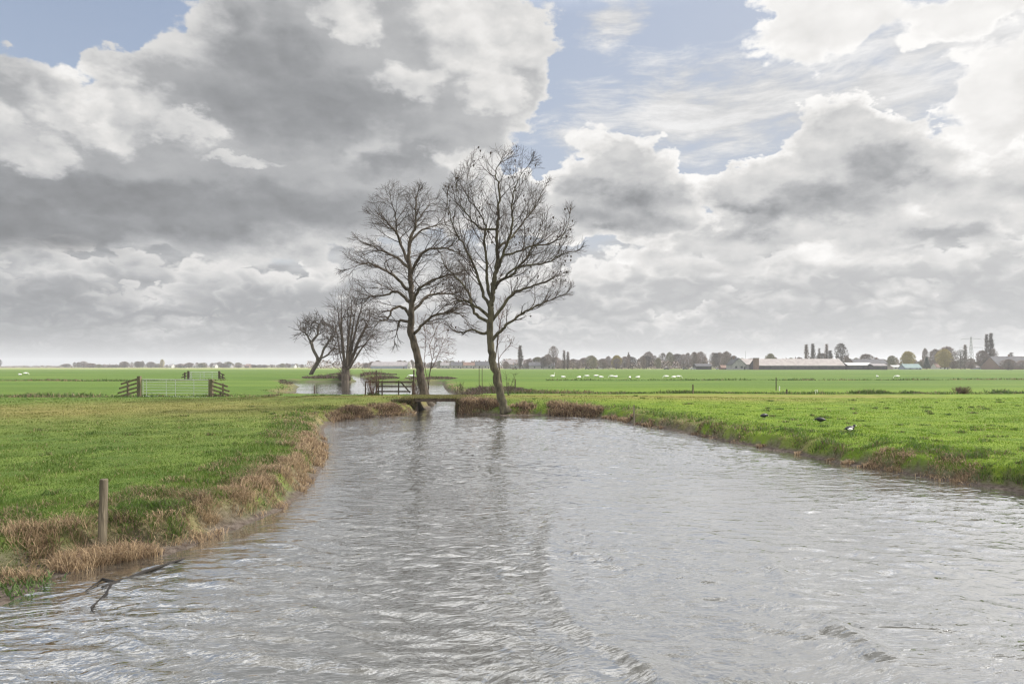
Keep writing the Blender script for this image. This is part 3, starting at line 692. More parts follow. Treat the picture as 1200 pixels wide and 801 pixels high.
def tree_meshes(name, pos, par, root_r, tip_r, expo, trunk_min, mats, parent, twigs, rr, twig_len=.5, twig_r=.011, droop=0.0, fmax=None, buds=0):
    n = len(pos); ch = [[] for _ in range(n)]
    for i, p in enumerate(par):
        if p >= 0: ch[p].append(i)
    rad = [0.0] * n
    order = list(range(n))
    for i in reversed(order):
        rad[i] = tip_r if not ch[i] else sum(rad[c] ** expo for c in ch[i]) ** (1 / expo)
    s = root_r / rad[0]
    rad0 = rad[0]
    def fr(r):                              # rescale so that the root has the traced girth, tips keep theirs
        t = max(0.0, min(1.0, (r - tip_r) / (rad0 - tip_r))); return tip_r + (root_r - tip_r) * t ** 1.12
    rad = [fr(r) for r in rad]
    trunk, crown = MB(), MB()
    roots = [(0, None)]
    while roots:
        i, pr = roots.pop()
        chain = [pr, i] if pr is not None else [i]
        while ch[i]:
            c = max(ch[i], key=lambda k: rad[k])
            for k in ch[i]:
                if k != c: roots.append((k, i))
            chain.append(c); i = c
        if len(chain) < 2: continue
        rs = [rad[k] for k in chain]
        if pr is not None: rs[0] = min(rs[0], rs[1] * 1.35)
        # split into thick part and thin part
        cut = 0
        while cut < len(chain) and rs[cut] > trunk_min: cut += 1
        if cut >= 2:
            trunk.tube([pos[k] for k in chain[:cut]], rs[:cut], 9 if rs[0] > .12 else 6, rough=.07 if rs[0] > .1 else .03)
            if cut < len(chain): crown.tube([pos[k] for k in chain[cut - 1:]], rs[cut - 1:], 4, cap=False)
        else: crown.tube([pos[k] for k in chain], rs, 4 if rs[0] > .03 else 3, cap=False)
    budpts = []
    for i in range(n):
        if par[i] < 0 or rad[i] > trunk_min * .55: continue
        dirn = (pos[i] - pos[par[i]]).normalized()
        k = twigs if not ch[i] else (1 if rr.random() < twigs * .33 else 0)
        for _ in range(k):
            d = (dirn + Vector((rr.gauss(0, .38), rr.gauss(0, .38), rr.gauss(0, .35) + .2 - droop))).normalized(); L = twig_len * rr.uniform(.4, 1.2)
            p0 = pos[i]; p1 = p0 + d * L * .5; d2 = (d + Vector((rr.gauss(0, .3), rr.gauss(0, .3), rr.gauss(0, .3) + .15 - droop * 1.3))).normalized(); p2 = p1 + d2 * L * .6
            crown.tube([p0, p1, p2], [twig_r, twig_r * .85, twig_r * .6], 3, cap=False)
            if rr.random() < .6:
                d3 = (d + Vector((rr.gauss(0, .7), rr.gauss(0, .7), rr.gauss(0, .6)))).normalized(); crown.tube([p1, p1 + d3 * L * .45], [twig_r * .8, twig_r * .6], 3, cap=False)
            if buds and rr.random() < buds: budpts.append(p2)
    for p in budpts:                        # bunches of dry seed keys at the twig ends
        r = rr.uniform(.05, .11)
        crown.tube([p + Vector((0, 0, r * .3)), p, p - Vector((0, 0, r * 1.3))], [r * .35, r * .75, r * .2], 5)
    trunk.build('trunk', mats[0], parent, smooth=True); crown.build('crown', mats[1], parent)
    print(name, 'nodes', n, 'faces', len(trunk.f) + len(crown.f))
def bigtree(name, label, Dm, polys, crowns, npts, step, infl, kill, root_r, seed, **kw):
    rr = random.Random(seed); random.seed(seed)
    P_ = []
    for dz_, pl in polys:                   # dz_: how far the limb swings away from (+) or towards (-) the camera at its end
        m_ = max(1, len(pl) - 1)
        P_.append([at(px, py, Dm + dz_ * (i / m_) ** 1.0) for i, (px, py) in enumerate(pl)])
    base = P_[0][0].copy(); base.z = min(base.z, H(base.x, base.y) - .15)
    P_[0][0] = base
    root = empty(name, (base.x, base.y, H(base.x, base.y)), label, 'tree')
    o = Vector(root.location)
    nodes = densify([[p - o for p in pl] for pl in P_], step, rr)
    att = []
    tot = sum(c[4] for c in crowns)
    for (px, py, rx, ry, w, rd) in crowns:
        c = at(px, py, Dm) - o; k = Dm / FX
        att += in_ell(int(npts * w / tot), c, (rx * k, rd, ry * k), rr)
    pos, par = colonise(nodes, att, step, infl, kill, rr, up=kw.pop('up', .08), grav=kw.pop('grav', 0))
    # root flare
    tree_meshes(name, pos, par, root_r, kw.pop('tip', .012), kw.pop('expo', 2.35), kw.pop('tmin', .05), kw.pop('mats', (M['bark'], M['twig'])), root, kw.pop('twigs', 2), rr, **kw)
    return root
def inside(p, ells, k=1.0):
    for c, r in ells:
        if ((p.x - c.x) / r[0]) ** 2 + ((p.y - c.y) / r[1]) ** 2 + ((p.z - c.z) / r[2]) ** 2 < k * k: return True
    return False
def spread(name, label, Dm, polys, crowns, seed, root_r, limb_r, L1=3.2, up=.10, droop_out=0.0, mats=None, tip=.008, gap=.42, wob=.11, dens=1.0, keep=.4, order_r=(.045, .02, .011), buds=0.0, from_t=.22):
    """traced trunk and limbs, then three orders of branches growing outwards and bending upwards"""
    rr = random.Random(seed); random.seed(seed); mats = mats or (M['bark'], M['twig'])
    P_ = [[at(px, py, Dm + dz_ * (i / max(1, len(pl) - 1))) for i, (px, py) in enumerate(pl)] for dz_, pl in polys]
    b0 = P_[0][0].copy(); b0.z = H(b0.x, b0.y); P_[0][0].z = min(P_[0][0].z, b0.z - .2)
    root = empty(name, b0, label, 'tree'); o = Vector(root.location); k = Dm / FX
    P_ = [[p - o for p in pl] for pl in P_]
    ells = [(at(px, py, Dm) - o, (rx * k, rd, ry * k)) for (px, py, rx, ry, w, rd) in crowns]
    trunk, crown = MB(), MB(); trunk_nodes = []; buds_ = []
    def smooth(pl, n_):
        out = []
        Q = [pl[0] * 2 - pl[1]] + pl + [pl[-1] * 2 - pl[-2]]
        for i in range(1, len(Q) - 2):
            for j in range(n_):
                t = j / n_; out.append(.5 * ((2 * Q[i]) + (Q[i + 1] - Q[i - 1]) * t + (2 * Q[i - 1] - 5 * Q[i] + 4 * Q[i + 1] - Q[i + 2]) * t * t + (3 * Q[i] - Q[i - 1] - 3 * Q[i + 1] + Q[i + 2]) * t ** 3))
        out.append(pl[-1]); return out
    axis_top = P_[0]
    def axis_at(z):
        for a_, b_ in zip(axis_top[:-1], axis_top[1:]):
            if a_.z <= z <= b_.z: return a_.lerp(b_, (z - a_.z) / max(1e-6, b_.z - a_.z))
        return axis_top[-1]
    def grow(p, d, L, r, order):
        n_ = max(3, int(L / (.34 if order == 0 else .2))); st = L / n_; pts = [p.copy()]; rs = [r]; d = d.normalized(); dirs = [d]
        curl = Vector((rr.gauss(0, 1), rr.gauss(0, 1), rr.gauss(0, .6))) * wob * .35
        for i in range(n_):
            d = (d + curl + Vector((rr.gauss(0, wob), rr.gauss(0, wob), rr.gauss(0, wob) + up * (1 if order < 2 else .6) - droop_out * (i / n_)))).normalized()
            q = pts[-1] + d * st
            if i > 1 and not inside(q, ells, 1.0 + .06 * order): break
            pts.append(q); dirs.append(d); rs.append(max(tip * .75, r * (1 - .78 * (i + 1) / n_)))
        crown.tube(pts, rs, 5 if r > .03 else (4 if order == 0 else 3), cap=False)
        if buds and rr.random() < buds and order >= 1: buds_.append(pts[-1])
        if order >= 3: return
        kids(pts, rs, dirs, L, order)
        if order < 2:                       # forked tip
            for _ in range(2): grow(pts[-1], (dirs[-1] + Vector((rr.gauss(0, .35), rr.gauss(0, .35), rr.gauss(.1, .3)))), L * rr.uniform(.25, .4), max(tip, rs[-1] * .8), order + 1)
    def kids(pts, rs, dirs, L, order, t0=.18):
        acc = 0; tot = sum((b_ - a_).length for a_, b_ in zip(pts[:-1], pts[1:])); s_ = 0; sg = rr.choice((-1, 1)); g_ = gap * (1, .62, .5)[order] / dens; nxt = tot * t0 + rr.uniform(0, g_)
        for i in range(len(pts) - 1):
            seg = (pts[i + 1] - pts[i]).length
            while nxt < s_ + seg:
                t = (nxt - s_) / seg; p = pts[i].lerp(pts[i + 1], t); frac = nxt / tot; d = dirs[i]
                side = d.cross(Vector((rr.gauss(0, .5), rr.gauss(0, .5), 1))); side = side.normalized() if side.length > .05 else d.orthogonal().normalized()
                rad_ = (p - axis_at(p.z)); rad_.z = 0
                nd = d * math.cos(.75) + side * sg * math.sin(.75) + (rad_.normalized() * .25 if rad_.length > .3 and order == 0 else Vector((0, 0, 0))) + Vector((rr.gauss(0, .15), rr.gauss(0, .15), rr.gauss(0, .15)))
                LL = (L1, L1 * .48, L1 * .24)[order] * rr.uniform(.55, 1.15) * (1 - .45 * frac)
                grow(p, nd, LL, min(rs[i] * .7, order_r[order] * rr.uniform(.75, 1.25)), order + 1 if order else 1)
                sg = -sg; nxt += g_ * rr.uniform(.6, 1.5)
            s_ += seg
    for n_, pl in enumerate(P_):
        sm = smooth(pl, 5); sm = [p + Vector((rr.gauss(0, .03), rr.gauss(0, .03), rr.gauss(0, .03))) * (0 if i < 2 else 1) for i, p in enumerate(sm)]
        m_ = len(sm) - 1
        if n_ == 0:
            rs = [max(.02, root_r * ((1.0 - .25 * min(1, i / m_ / .3)) if i / m_ < .3 else .75 * (1 - (i / m_ - .3) / .7) ** .9 + .03)) * (1 + .7 * max(0, 1 - i / 3.0)) for i in range(m_ + 1)]
            trunk_nodes = list(zip(sm, rs))
        else:
            near = min(trunk_nodes, key=lambda q: (q[0] - sm[0]).length); sm[0] = near[0].copy(); r0 = min(near[1] * .78, limb_r)
            rs = [max(.016, r0 * (1 - i / m_) ** .8) for i in range(m_ + 1)]
            trunk_nodes += list(zip(sm, rs))
        trunk.tube(sm, rs, 10 if n_ == 0 else 7, rough=.06)
        dirs = [(sm[min(i + 1, m_)] - sm[max(0, i - 1)]).normalized() for i in range(m_ + 1)]
        kids(sm, rs, dirs, L1, 0, t0=from_t if n_ else .45)
        for _ in range(3): grow(sm[-1], dirs[-1] + Vector((rr.gauss(0, .3), rr.gauss(0, .3), rr.gauss(0, .3))), L1 * .6, max(rs[-1], .018), 1)
    for p in buds_:
        r = rr.uniform(.05, .10); crown.tube([p + Vector((0, 0, r * .3)), p, p - Vector((0, 0, r * 1.3))], [r * .3, r * .7, r * .2], 5)
    trunk.build('trunk', mats[0], root, smooth=True); crown.build('crown', mats[1], root)
    print(name, 'faces', len(trunk.f), len(crown.f)); return root
spread('bare_tree', 'tallest bare tree with a leaning trunk rooted in the bank right of the bridge', 41.3,
  [(0, [(593, 484), (588, 468), (583, 447), (577, 421), (574, 395), (575, 370), (575.5, 357), (577, 345), (578, 330), (583, 308), (582, 280), (584, 254), (585, 222), (581, 203), (585, 190)]),
   (-2.0, [(576, 352), (571, 330), (571, 308), (567, 282), (568, 261), (551, 235), (546, 212)]),
   (2.2, [(578, 340), (585, 331), (602, 319), (618, 300), (628, 280), (636, 262)]),
   (-1.5, [(582, 318), (589, 299), (600, 267), (600, 242), (605.5, 216), (620, 192)]),
   (-2.5, [(590, 328), (604, 314), (640, 308), (656, 298), (675, 295)]),
   (1.5, [(596, 299), (620, 290), (652, 282), (664, 268), (668, 250)]),
   (-1.5, [(575, 400), (587, 388), (599, 376), (621, 362), (644, 352), (664, 344)]),
   (-2.0, [(575, 362), (564, 338), (557, 314), (545, 290), (530, 262), (524, 232)]),
   (1.8, [(574, 388), (566, 391), (554, 386), (540, 390), (530, 386)]),
   (2.5, [(574, 378), (556, 366), (549, 343), (538, 328), (522, 312), (515, 296)]),
   (-1.0, [(575, 372), (553, 355), (540, 352), (528, 356)]),
   (3.0, [(583, 290), (598, 280), (612, 262), (628, 240), (640, 215)]),
   (-3.0, [(568, 270), (556, 262), (540, 240), (535, 215)]),
   (1.0, [(575, 378), (600, 345), (622, 336), (640, 330), (654, 322)])],
  [(588, 232, 52, 51, 4, 4.2), (578, 285, 62, 50, 3, 4.2), (636, 285, 34, 42, 2, 3.0), (560, 340, 40, 40, 1.2, 3.0), (632, 335, 34, 32, 1.0, 2.4), (543, 245, 24, 38, 1.0, 2.5), (600, 310, 50, 40, 1.2, 4)],
  11, .27, .11, L1=2.8, up=.13, buds=.02, mats=(M['bark_green'], M['twig']), gap=.32, order_r=(.030, .013, .008), tip=.0065)
spread('bare_tree', 'bare spreading tree with a thick leaning trunk beside the wooden gate', 50.3,
  [(0, [(500, 460), (494, 445), (491, 425), (486, 405), (482, 387), (482, 365), (482, 340), (481, 318), (479, 300), (480.5, 280), (487, 265), (487, 240), (489, 226)]),
   (-2.5, [(484, 392), (491, 385), (506, 371), (527, 366), (540, 369), (552, 382)]),
   (-3.0, [(527, 366), (536, 358), (549, 353)]),
   (2.5, [(484, 364), (502, 347), (527, 344), (546, 352)]),
   (-2.2, [(484, 355), (493, 336), (519, 323), (538, 321)]),
   (-2.0, [(481, 372), (472, 360), (459, 363), (455, 373), (442, 379), (436, 392)]),
   (2.8, [(480, 355), (466, 342), (453, 345), (434, 348), (425, 355)]),
   (-3.0, [(479, 342), (464, 325), (451, 317), (432, 308), (408, 315)]),
   (2.0, [(479, 310), (471, 289), (462, 270), (450, 257), (434, 251)]),
   (-1.5, [(466, 280), (463, 252), (457, 232)]),
   (2.0, [(480, 284), (494, 270), (512, 264), (528, 258)]),
   (-2.5, [(481, 320), (499, 293), (527, 292), (540, 300)]),
   (3.2, [(481, 315), (462, 300), (440, 290), (420, 280)]),
   (1.5, [(487, 262), (500, 244), (512, 234)]),
   (1.0, [(483, 380), (470, 375), (466, 385), (462, 400)])],
  [(480, 262, 50, 40, 3, 4.5), (445, 300, 38, 34, 2, 4), (472, 335, 62, 40, 3, 5), (520, 315, 32, 50, 2, 4), (430, 345, 24, 30, .8, 3), (515, 372, 36, 24, .8, 3), (450, 382, 24, 24, .6, 3)],
  23, .34, .13, L1=3.2, up=.05, droop_out=.05, gap=.34, order_r=(.036, .016, .0095), wob=.13, tip=.008)
# multi-stemmed willow at the far pond
rr = random.Random(3); Dw_ = 129.0
st = [(0, [(405, 447), (404.5, 438), (404.5, 431), (403, 420), (400, 395), (395, 358)])]
for i, (a, b_) in enumerate([((406, 428), (408, 347)), ((407, 427), (419, 349)), ((404, 426), (400, 350)), ((408, 430), (425, 353)), ((409, 430), (432, 378)), ((410, 431), (440, 388)), ((402, 430), (392, 372)), ((409, 429), (437, 365)), ((406, 428), (413, 345)), ((402, 432), (396, 418)), ((410, 431), (430, 400)), ((400, 431), (391, 422))]):
    mx_ = (a[0] * .62 + b_[0] * .38 + (-2 if b_[0] < 405 else 1), a[1] * .5 + b_[1] * .5)
    st.append((rr.uniform(-4, 4), [(404.5, 433), a, mx_, b_]))
bigtree('pollard_willow', 'bare many-stemmed willow fanning out from a short stump at the far pond', Dw_, st,
  [(402, 372, 13, 30, 2, 2.5), (418, 368, 16, 28, 2, 3), (430, 392, 14, 22, 2, 3), (412, 390, 22, 30, 2, 3.5), (396, 400, 8, 20, .6, 2)], 2600, .7, 4.5, .8, .75, 5, twigs=3, twig_len=2.2, twig_r=.02, tip=.022, tmin=.14, up=.35)
bigtree('leaning_willow', 'small bare twisted willow leaning over on the far bank, left of the many-stemmed one', 195.0,
  [(0, [(364, 439), (368, 431), (373, 424), (376, 419), (380, 408), (385, 400), (390, 392)]),
   (-2, [(374, 422), (368, 412), (364, 400), (360, 392), (353, 387)]), (2, [(364, 402), (372, 392), (374, 380), (366, 375)]), (-2, [(376, 420), (384, 416), (392, 407), (398, 410)]), (2, [(385, 400), (392, 392), (394, 382)]), (1, [(375, 421), (384, 424), (390, 426)])],
  [(362, 386, 12, 12, 2, 4), (388, 390, 13, 16, 2, 4), (374, 378, 11, 8, 1, 4), (392, 408, 10, 10, .8, 3)], 1000, .8, 6, 1.1, .6, 8, twigs=4, twig_len=2.6, twig_r=.05, tip=.06, tmin=.2)
# slender young trees beside the two big ones
def sapling(label, Dm, stems, crowns, npts, seed, rr_=.045, mats=None, **kw):
    return bigtree('young_tree', label, Dm, stems, crowns, npts, .22, 1.6, .3, rr_, seed, tmin=.03, twig_len=.45, twig_r=.009, tip=.009, mats=mats or (M['bark'], M['twig_red']), **kw)
sapling('slender twiggy young tree close against the trunk beside the wooden gate', 51.6, [(0, [(501, 461), (503, 440), (507, 420), (510, 400), (508, 385)]), (-.6, [(502, 450), (497, 425), (499, 400), (497, 380)]), (.6, [(506, 432), (516, 410), (522, 396)]), (.3, [(507, 425), (503, 405), (514, 380)])],
  [(510, 400, 18, 26, 2, 1.2), (500, 385, 16, 18, 1, 1.2), (520, 408, 14, 18, 1, 1)], 520, 31, twigs=3, droop=.1)
sapling('thin crooked sapling close behind the trunk of the tallest tree', 43.2, [(0, [(590, 470), (588, 450), (585, 430), (583, 405), (586, 385), (583, 365)]), (.4, [(584, 420), (592, 410), (600, 403)]), (-.4, [(585, 440), (580, 425), (583, 395), (592, 350)])],
  [(588, 375, 10, 26, 2, .8), (596, 405, 8, 10, .6, .6)], 200, 37, rr_=.05, twigs=2)
# low bushes of bare stems by the gate
def bush_thing(label, px, py, Dm, hpx, spread, nst, seed, mat_):
    rr = random.Random(seed); b0 = at(px, py, Dm); b0.z = H(b0.x, b0.y)
    root = empty('bare_bush', b0, label, 'bush'); mb = MB(); k = Dm / FX
    for i in range(nst):
        a = rr.uniform(0, 6.28); L = hpx * k * rr.uniform(.5, 1.05); o_ = Vector((math.cos(a), math.sin(a), 0)) * spread * k * rr.uniform(.2, 1)
        p0 = o_ * .25 - Vector((0, 0, .05)); p1 = o_ * .6 + Vector((rr.gauss(0, .05), rr.gauss(0, .05), L * .5)); p2 = o_ + Vector((rr.gauss(0, .1), rr.gauss(0, .1), L))
        mb.tube([p0, p1, p2], [.014, .011, .006], 3, cap=False)
        for _ in range(4):
            t = rr.uniform(.3, .9); q = p1.lerp(p2, t); d = Vector((rr.gauss(0, .5), rr.gauss(0, .5), rr.uniform(.2, .8))).normalized(); mb.tube([q, q + d * L * rr.uniform(.12, .3)], [.008, .005], 3, cap=False)
    mb.build('stems', mat_, root); return root
bush_thing('tangle of bare brown stems at the left post of the wooden gate', 437, 462, 52.4, 30, 14, 46, 1, M['twig_red'])
bush_thing('small bare bush at the foot of the trunk beside the gate', 488, 462, 50.8, 18, 9, 34, 2, M['twig_red'])
bush_thing('thin upright bare bush on the causeway between the two big trees', 540, 462, 57, 24, 10, 22, 3, M['twig'])
bush_thing('sparse bare shoots on the bank just right of the tallest trunk', 596, 462, 55, 26, 8, 10, 4, M['twig'])
bush_thing('reddish tuft of dead stems standing in the right-hand field ditch', 1127, 465, 58.5, 10, 12, 120, 5, M['twig_red'])
# ---------------------------------------------------------------- bridge
def mk_bridge():
    r = empty('culvert_bridge', ((xl + xr) / 2, 45.3, 0), 'low dark slab bridge over the narrow gap in the causeway', 'bridge', rz=R(2.5))
    w = xr - xl
    d = MB(); d.box((0, 0, .80), (w + .35, 4.0, .15)); d.build('deck', M['dark_wood'], r)
    e = MB(); e.bar((-w / 2 - .1, -2.03, .72), (w / 2 + .1, -2.03, .72), .12, .07); e.build('edge_beam', M['dark_wood'], r)
    for s in (-1, 1):
        a = MB()
        a.box((s * (w / 2 + .42), -1.15, .12), (.95, 1.6, 1.1)); a.build('abutment', M['dark_wood'], r)
        wg = MB()
        for i in range(12):
            x_ = s * (w / 2 + 1.0 + i * .2); wg.box((x_, -1.98 + .012 * i + random.uniform(-.02, .02), .10 - .022 * i), (.19, .09, 1.1 - .045 * i + random.uniform(-.04, .04)))
        wg.build('wing_boards', M['dark_wood'], r)
    return r
mk_bridge()
# turf and soil on top of the bridge
n = 14000; x = rng.uniform(xl - .9, xr + .9, n); y = rng.uniform(43.22, 47.4, n)
o = blades('bridge_turf', x, y, np.full(n, .88), rng.uniform(.04, .15, n), np.full(n, .035), mixc((.09, .11, .03), (.2, .17, .07), rng.uniform(0, 1, n)), np.full(n, .8)); tag(o, 'worn olive turf growing over the bridge deck', 'grass', kind='stuff')
n = 5200; u = rng.uniform(0, 1, n) < .5; x = np.where(u, rng.uniform(xl - 1.5, xl + .02, n), rng.uniform(xr - .02, xr + 1.4, n)); z = rng.uniform(-.03, .75, n); y = 43.30 - .22 * (1 - z / .75) + rng.normal(0, .04, n)
cl = mixc((.06, .05, .03), (.24, .18, .10), rng.uniform(0, 1, n)); q = rng.uniform(0, 1, n) < .3; cl[q] = mixc((.04, .06, .015), (.10, .13, .03), rng.uniform(0, 1, n)[q])
o = blades('overgrown_wings', x, y, z, rng.uniform(.1, .3, n), np.full(n, .035), cl, np.full(n, 1.3), droop=1.2); tag(o, 'brown overgrowth hanging down both sides of the bridge opening', 'grass', kind='stuff')
# ---------------------------------------------------------------- posts
def post(name, px, py0, py1, wpx, label, mat, group=None, Dm=None, lean=0.0, square=False, rough=.06, cat='post'):
    z_ = .6
    if Dm is None:
        Dm = 20.0
        for _ in range(12): Dm = max(4.0, (HC - H((px - CX) / FX * Dm, Dm)) * FX / (py0 - HY)) if _ else (HC - .6) * FX / (py0 - HY)
    b = at(px, py0, Dm); zg = H(b.x, b.y); top = HC - (py1 - HY) / FX * Dm; r_ = wpx / FX * Dm / 2
    root = bpy.data.objects.new(name, None)
    mb = MB(); hh = top - zg; k = max(3, int(hh / .12)); ra = random.Random(int(px * 7))
    pts = [(lean * (i / k) * hh + ra.uniform(-.04, .04) * r_, ra.uniform(-.04, .04) * r_, -.25 + (hh + .25) * i / k) for i in range(k + 1)]
    rs = [r_ * (1.08 - .12 * i / k) for i in range(k + 1)]
    mb.tube(pts + [(pts[-1][0], pts[-1][1], pts[-1][2] + r_ * .25)], rs + [r_ * .82], 12, rough=rough)
    o = mb.build(name, mat, None); bpy.data.objects.remove(root); o.location = (b.x, b.y, zg)
    return tag(o, label, cat, group)
post('wooden_post', 119.0, 622, 562, 9.4, 'weathered grey wooden post standing in straw coloured grass by the near left shore', simple('post_wood', (.045, .038, .025), (.16, .135, .095), 7, .95, 1.0, (1, 1, .1)), Dm=10.5, lean=.035, rough=.07)
post('wooden_stake', 743, 492, 474.5, 1.6, 'thin pale stake standing in the water edge of the right bank', M['old_wood'], Dm=34.3)
post('wooden_post', 812, 464, 450.5, 1.8, 'short brown fence post at the ditch, left of the others in the right field', M['mossy_wood'], Dm=57.5)
post('thin_pole', 909.5, 457.5, 442, 1.1, 'tall thin dark pole beyond the ditch in the right field', M['dark_wood'], Dm=66)
post('white_stake', 913.5, 458, 452.5, 1.1, 'stubby white stake at the foot of the tall thin pole', M['white_paint'], Dm=65)
post('wooden_post', 922, 464, 456, 1.8, 'stumpy dark post in the ditch just right of the tall thin pole', M['dark_wood'], Dm=57.6)
post('white_stake', 955.3, 463, 457, 1.0, 'left one of two pale stakes standing close together in the ditch', M['white_paint'], Dm=58.2)
post('white_stake', 957.6, 463, 456.3, 1.0, 'right one of two pale stakes standing close together in the ditch', M['white_paint'], Dm=58.6)
post('wooden_stake', 603.7, 456, 444, 1.3, 'short dark stake rising from the bramble strip behind the tallest tree', M['dark_wood'], Dm=64)
post('wooden_stake', 368.5, 459, 452, 1.5, 'dark stub of a stake at the near edge of the far pond', M['dark_wood'], Dm=72)
post('thin_pole', 561.5, 462, 429, .7, 'left of two very thin poles standing on the causeway between the big trees', M['dark_wood'], Dm=54)
post('thin_pole', 565, 462, 429.5, .7, 'right of two very thin poles standing on the causeway between the big trees', M['dark_wood'], Dm=54)
post('gate_post', 441, 461, 434, 1.7, 'taller dark post rising from the brush left of the wooden gate', M['dark_wood'], Dm=53.2)
post('gate_post', 428.3, 462, 446.5, 1.5, 'low end post at the left of the wooden gate', M['dark_wood'], Dm=53.2)
post('gate_post', 485, 461, 433.5, 1.8, 'dark gate post close to the left side of the thick leaning trunk', M['dark_wood'], Dm=53.4)
# wooden gate by the left tree
def bars_gate():
    Dm = 53.3; b = at(456, 461.5, Dm); b.z = H(b.x, b.y)
    r = empty('wooden_gate', b, 'low dark wooden bar gate with a diagonal brace in front of the far pond', 'gate')
    def W_(px, py): return at(px, py, Dm) - b
    for y_, x0, x1 in ((447.3, 428, 484), (452.5, 440, 484), (458.3, 440, 481)):
        m_ = MB(); m_.bar(W_(x0, y_), W_(x1, y_ + .2), .05, .11); m_.build('rail', M['dark_wood'], r)
    for px in (443.5, 448, 467.3, 483.6):
        m_ = MB(); m_.box(W_(px, 454.5) + Vector((0, -.06, 0)), (.10, .07, 1.15)); m_.build('upright', M['dark_wood'], r)
    m_ = MB(); m_.bar(W_(469.5, 447.3) + Vector((0, .06, 0)), W_(480.5, 460) + Vector((0, .06, 0)), .05, .1); m_.build('brace', M['dark_wood'], r)
bars_gate()
# galvanised field gates with slatted wings
def field_gate(pl, pr, label, n_rails, tube_r):
    """pl, pr: (px, py top, py bottom, distance) of the ends"""
    A1, A0 = at(pl[0], pl[1], pl[3]), at(pl[0], pl[2], pl[3]); B1, B0 = at(pr[0], pr[1], pr[3]), at(pr[0], pr[2], pr[3])
    r = empty('metal_gate', A0, label, 'gate'); o_ = A0.copy()
    fr = MB()
    for a, b_ in ((A0, A1), (B0, B1)): fr.tube([a - o_, b_ - o_], tube_r * 1.3, 8)
    fr.tube([A1 - o_, B1 - o_], tube_r * 1.2, 8); fr.tube([A0 - o_, B0 - o_], tube_r * 1.2, 8)
    fr.build('frame', M['galvanised'], r)
    for i in range(1, n_rails):
        t = (i / n_rails) ** .9; m_ = MB(); m_.tube([A0.lerp(A1, t) - o_, B0.lerp(B1, t) - o_], tube_r * .85, 6); m_.build('rail', M['galvanised'], r)
    for t in (.06, .36, .5, .78):
        m_ = MB(); m_.tube([A0.lerp(B0, t) - o_ + Vector((0, -.03, 0)), A1.lerp(B1, t) - o_ + Vector((0, -.03, 0))], tube_r * .8, 6); m_.build('bar', M['galvanised'], r)
def wing(name, label, Dm, posts, rails, wpx, rail_h, mats):
    b = at(posts[0][0], posts[0][2], Dm); b.z = H(b.x, b.y)
    r = empty(name, b, label, 'fence')
    for (px, y0, y1, w) in posts:
        m_ = MB(); p0 = at(px, y1, Dm) - b; p1 = at(px, y0, Dm) - b; w_ = w / FX * Dm
        m_.box(((p0.x + p1.x) / 2, 0, (p0.z + p1.z) / 2 - .08), (w_, w_ * .9, abs(p1.z - p0.z) + .16), taper=.95); m_.build('post', mats, r)
    for k_, (xa, ya, xb, yb) in enumerate(rails):
        m_ = MB(); m_.bar(at(xa, ya, Dm) - b + Vector((0, -.13, 0)), at(xb, yb, Dm) - b + Vector((0, -.16, 0)), .045, rail_h); m_.build('rail', mats, r)
field_gate((167.5, 444.5, 464.0, 53.3), (244.5, 445, 465.0, 52.6), 'near galvanised metal field gate on the left meadow edge', 6, .02)
wing('slatted_fence', 'weathered fence wing sloping down at the left of the near metal gate', 53.2, [(163.2, 440.5, 464.5, 4.0), (150, 448.5, 466, 2.2)], [(162, 443.8, 143, 449.8), (162, 448.6, 141, 455), (162, 453.6, 139.5, 460.4), (162, 458.4, 139, 464.8)], 2, .13, M['mossy_wood'])
wing('slatted_fence', 'weathered fence wing sloping down at the right of the near metal gate', 52.6, [(247.3, 444, 466.5, 4.6), (261.5, 449, 466.5, 1.8), (258.5, 458, 466.5, 2.0)], [(249, 446.6, 268, 452.8), (249, 451.4, 270, 458.4), (249, 456.2, 270, 462.6), (249, 461, 264, 465.2)], 2, .13, M['mossy_wood'])
field_gate((222.5, 436, 444.2, 128), (256, 436, 444.2, 128), 'smaller far metal field gate standing behind the near one', 3, .045)
wing('slatted_fence', 'dark fence wing at the left of the far metal gate', 128, [(220.8, 434.5, 444, 2.2), (216.6, 436, 444, 1.3)], [(219, 437, 214, 439), (219, 440, 213, 442.2)], 2, .2, M['dark_wood'])
wing('slatted_fence', 'dark fence wing at the right of the far metal gate', 128, [(257, 434.5, 444, 2.0), (261, 438, 444, 1.3)], [(257, 436.6, 263.5, 439.4), (257, 439.6, 264, 442.8), (257, 442, 263.5, 444.2)], 2, .2, M['dark_wood'])

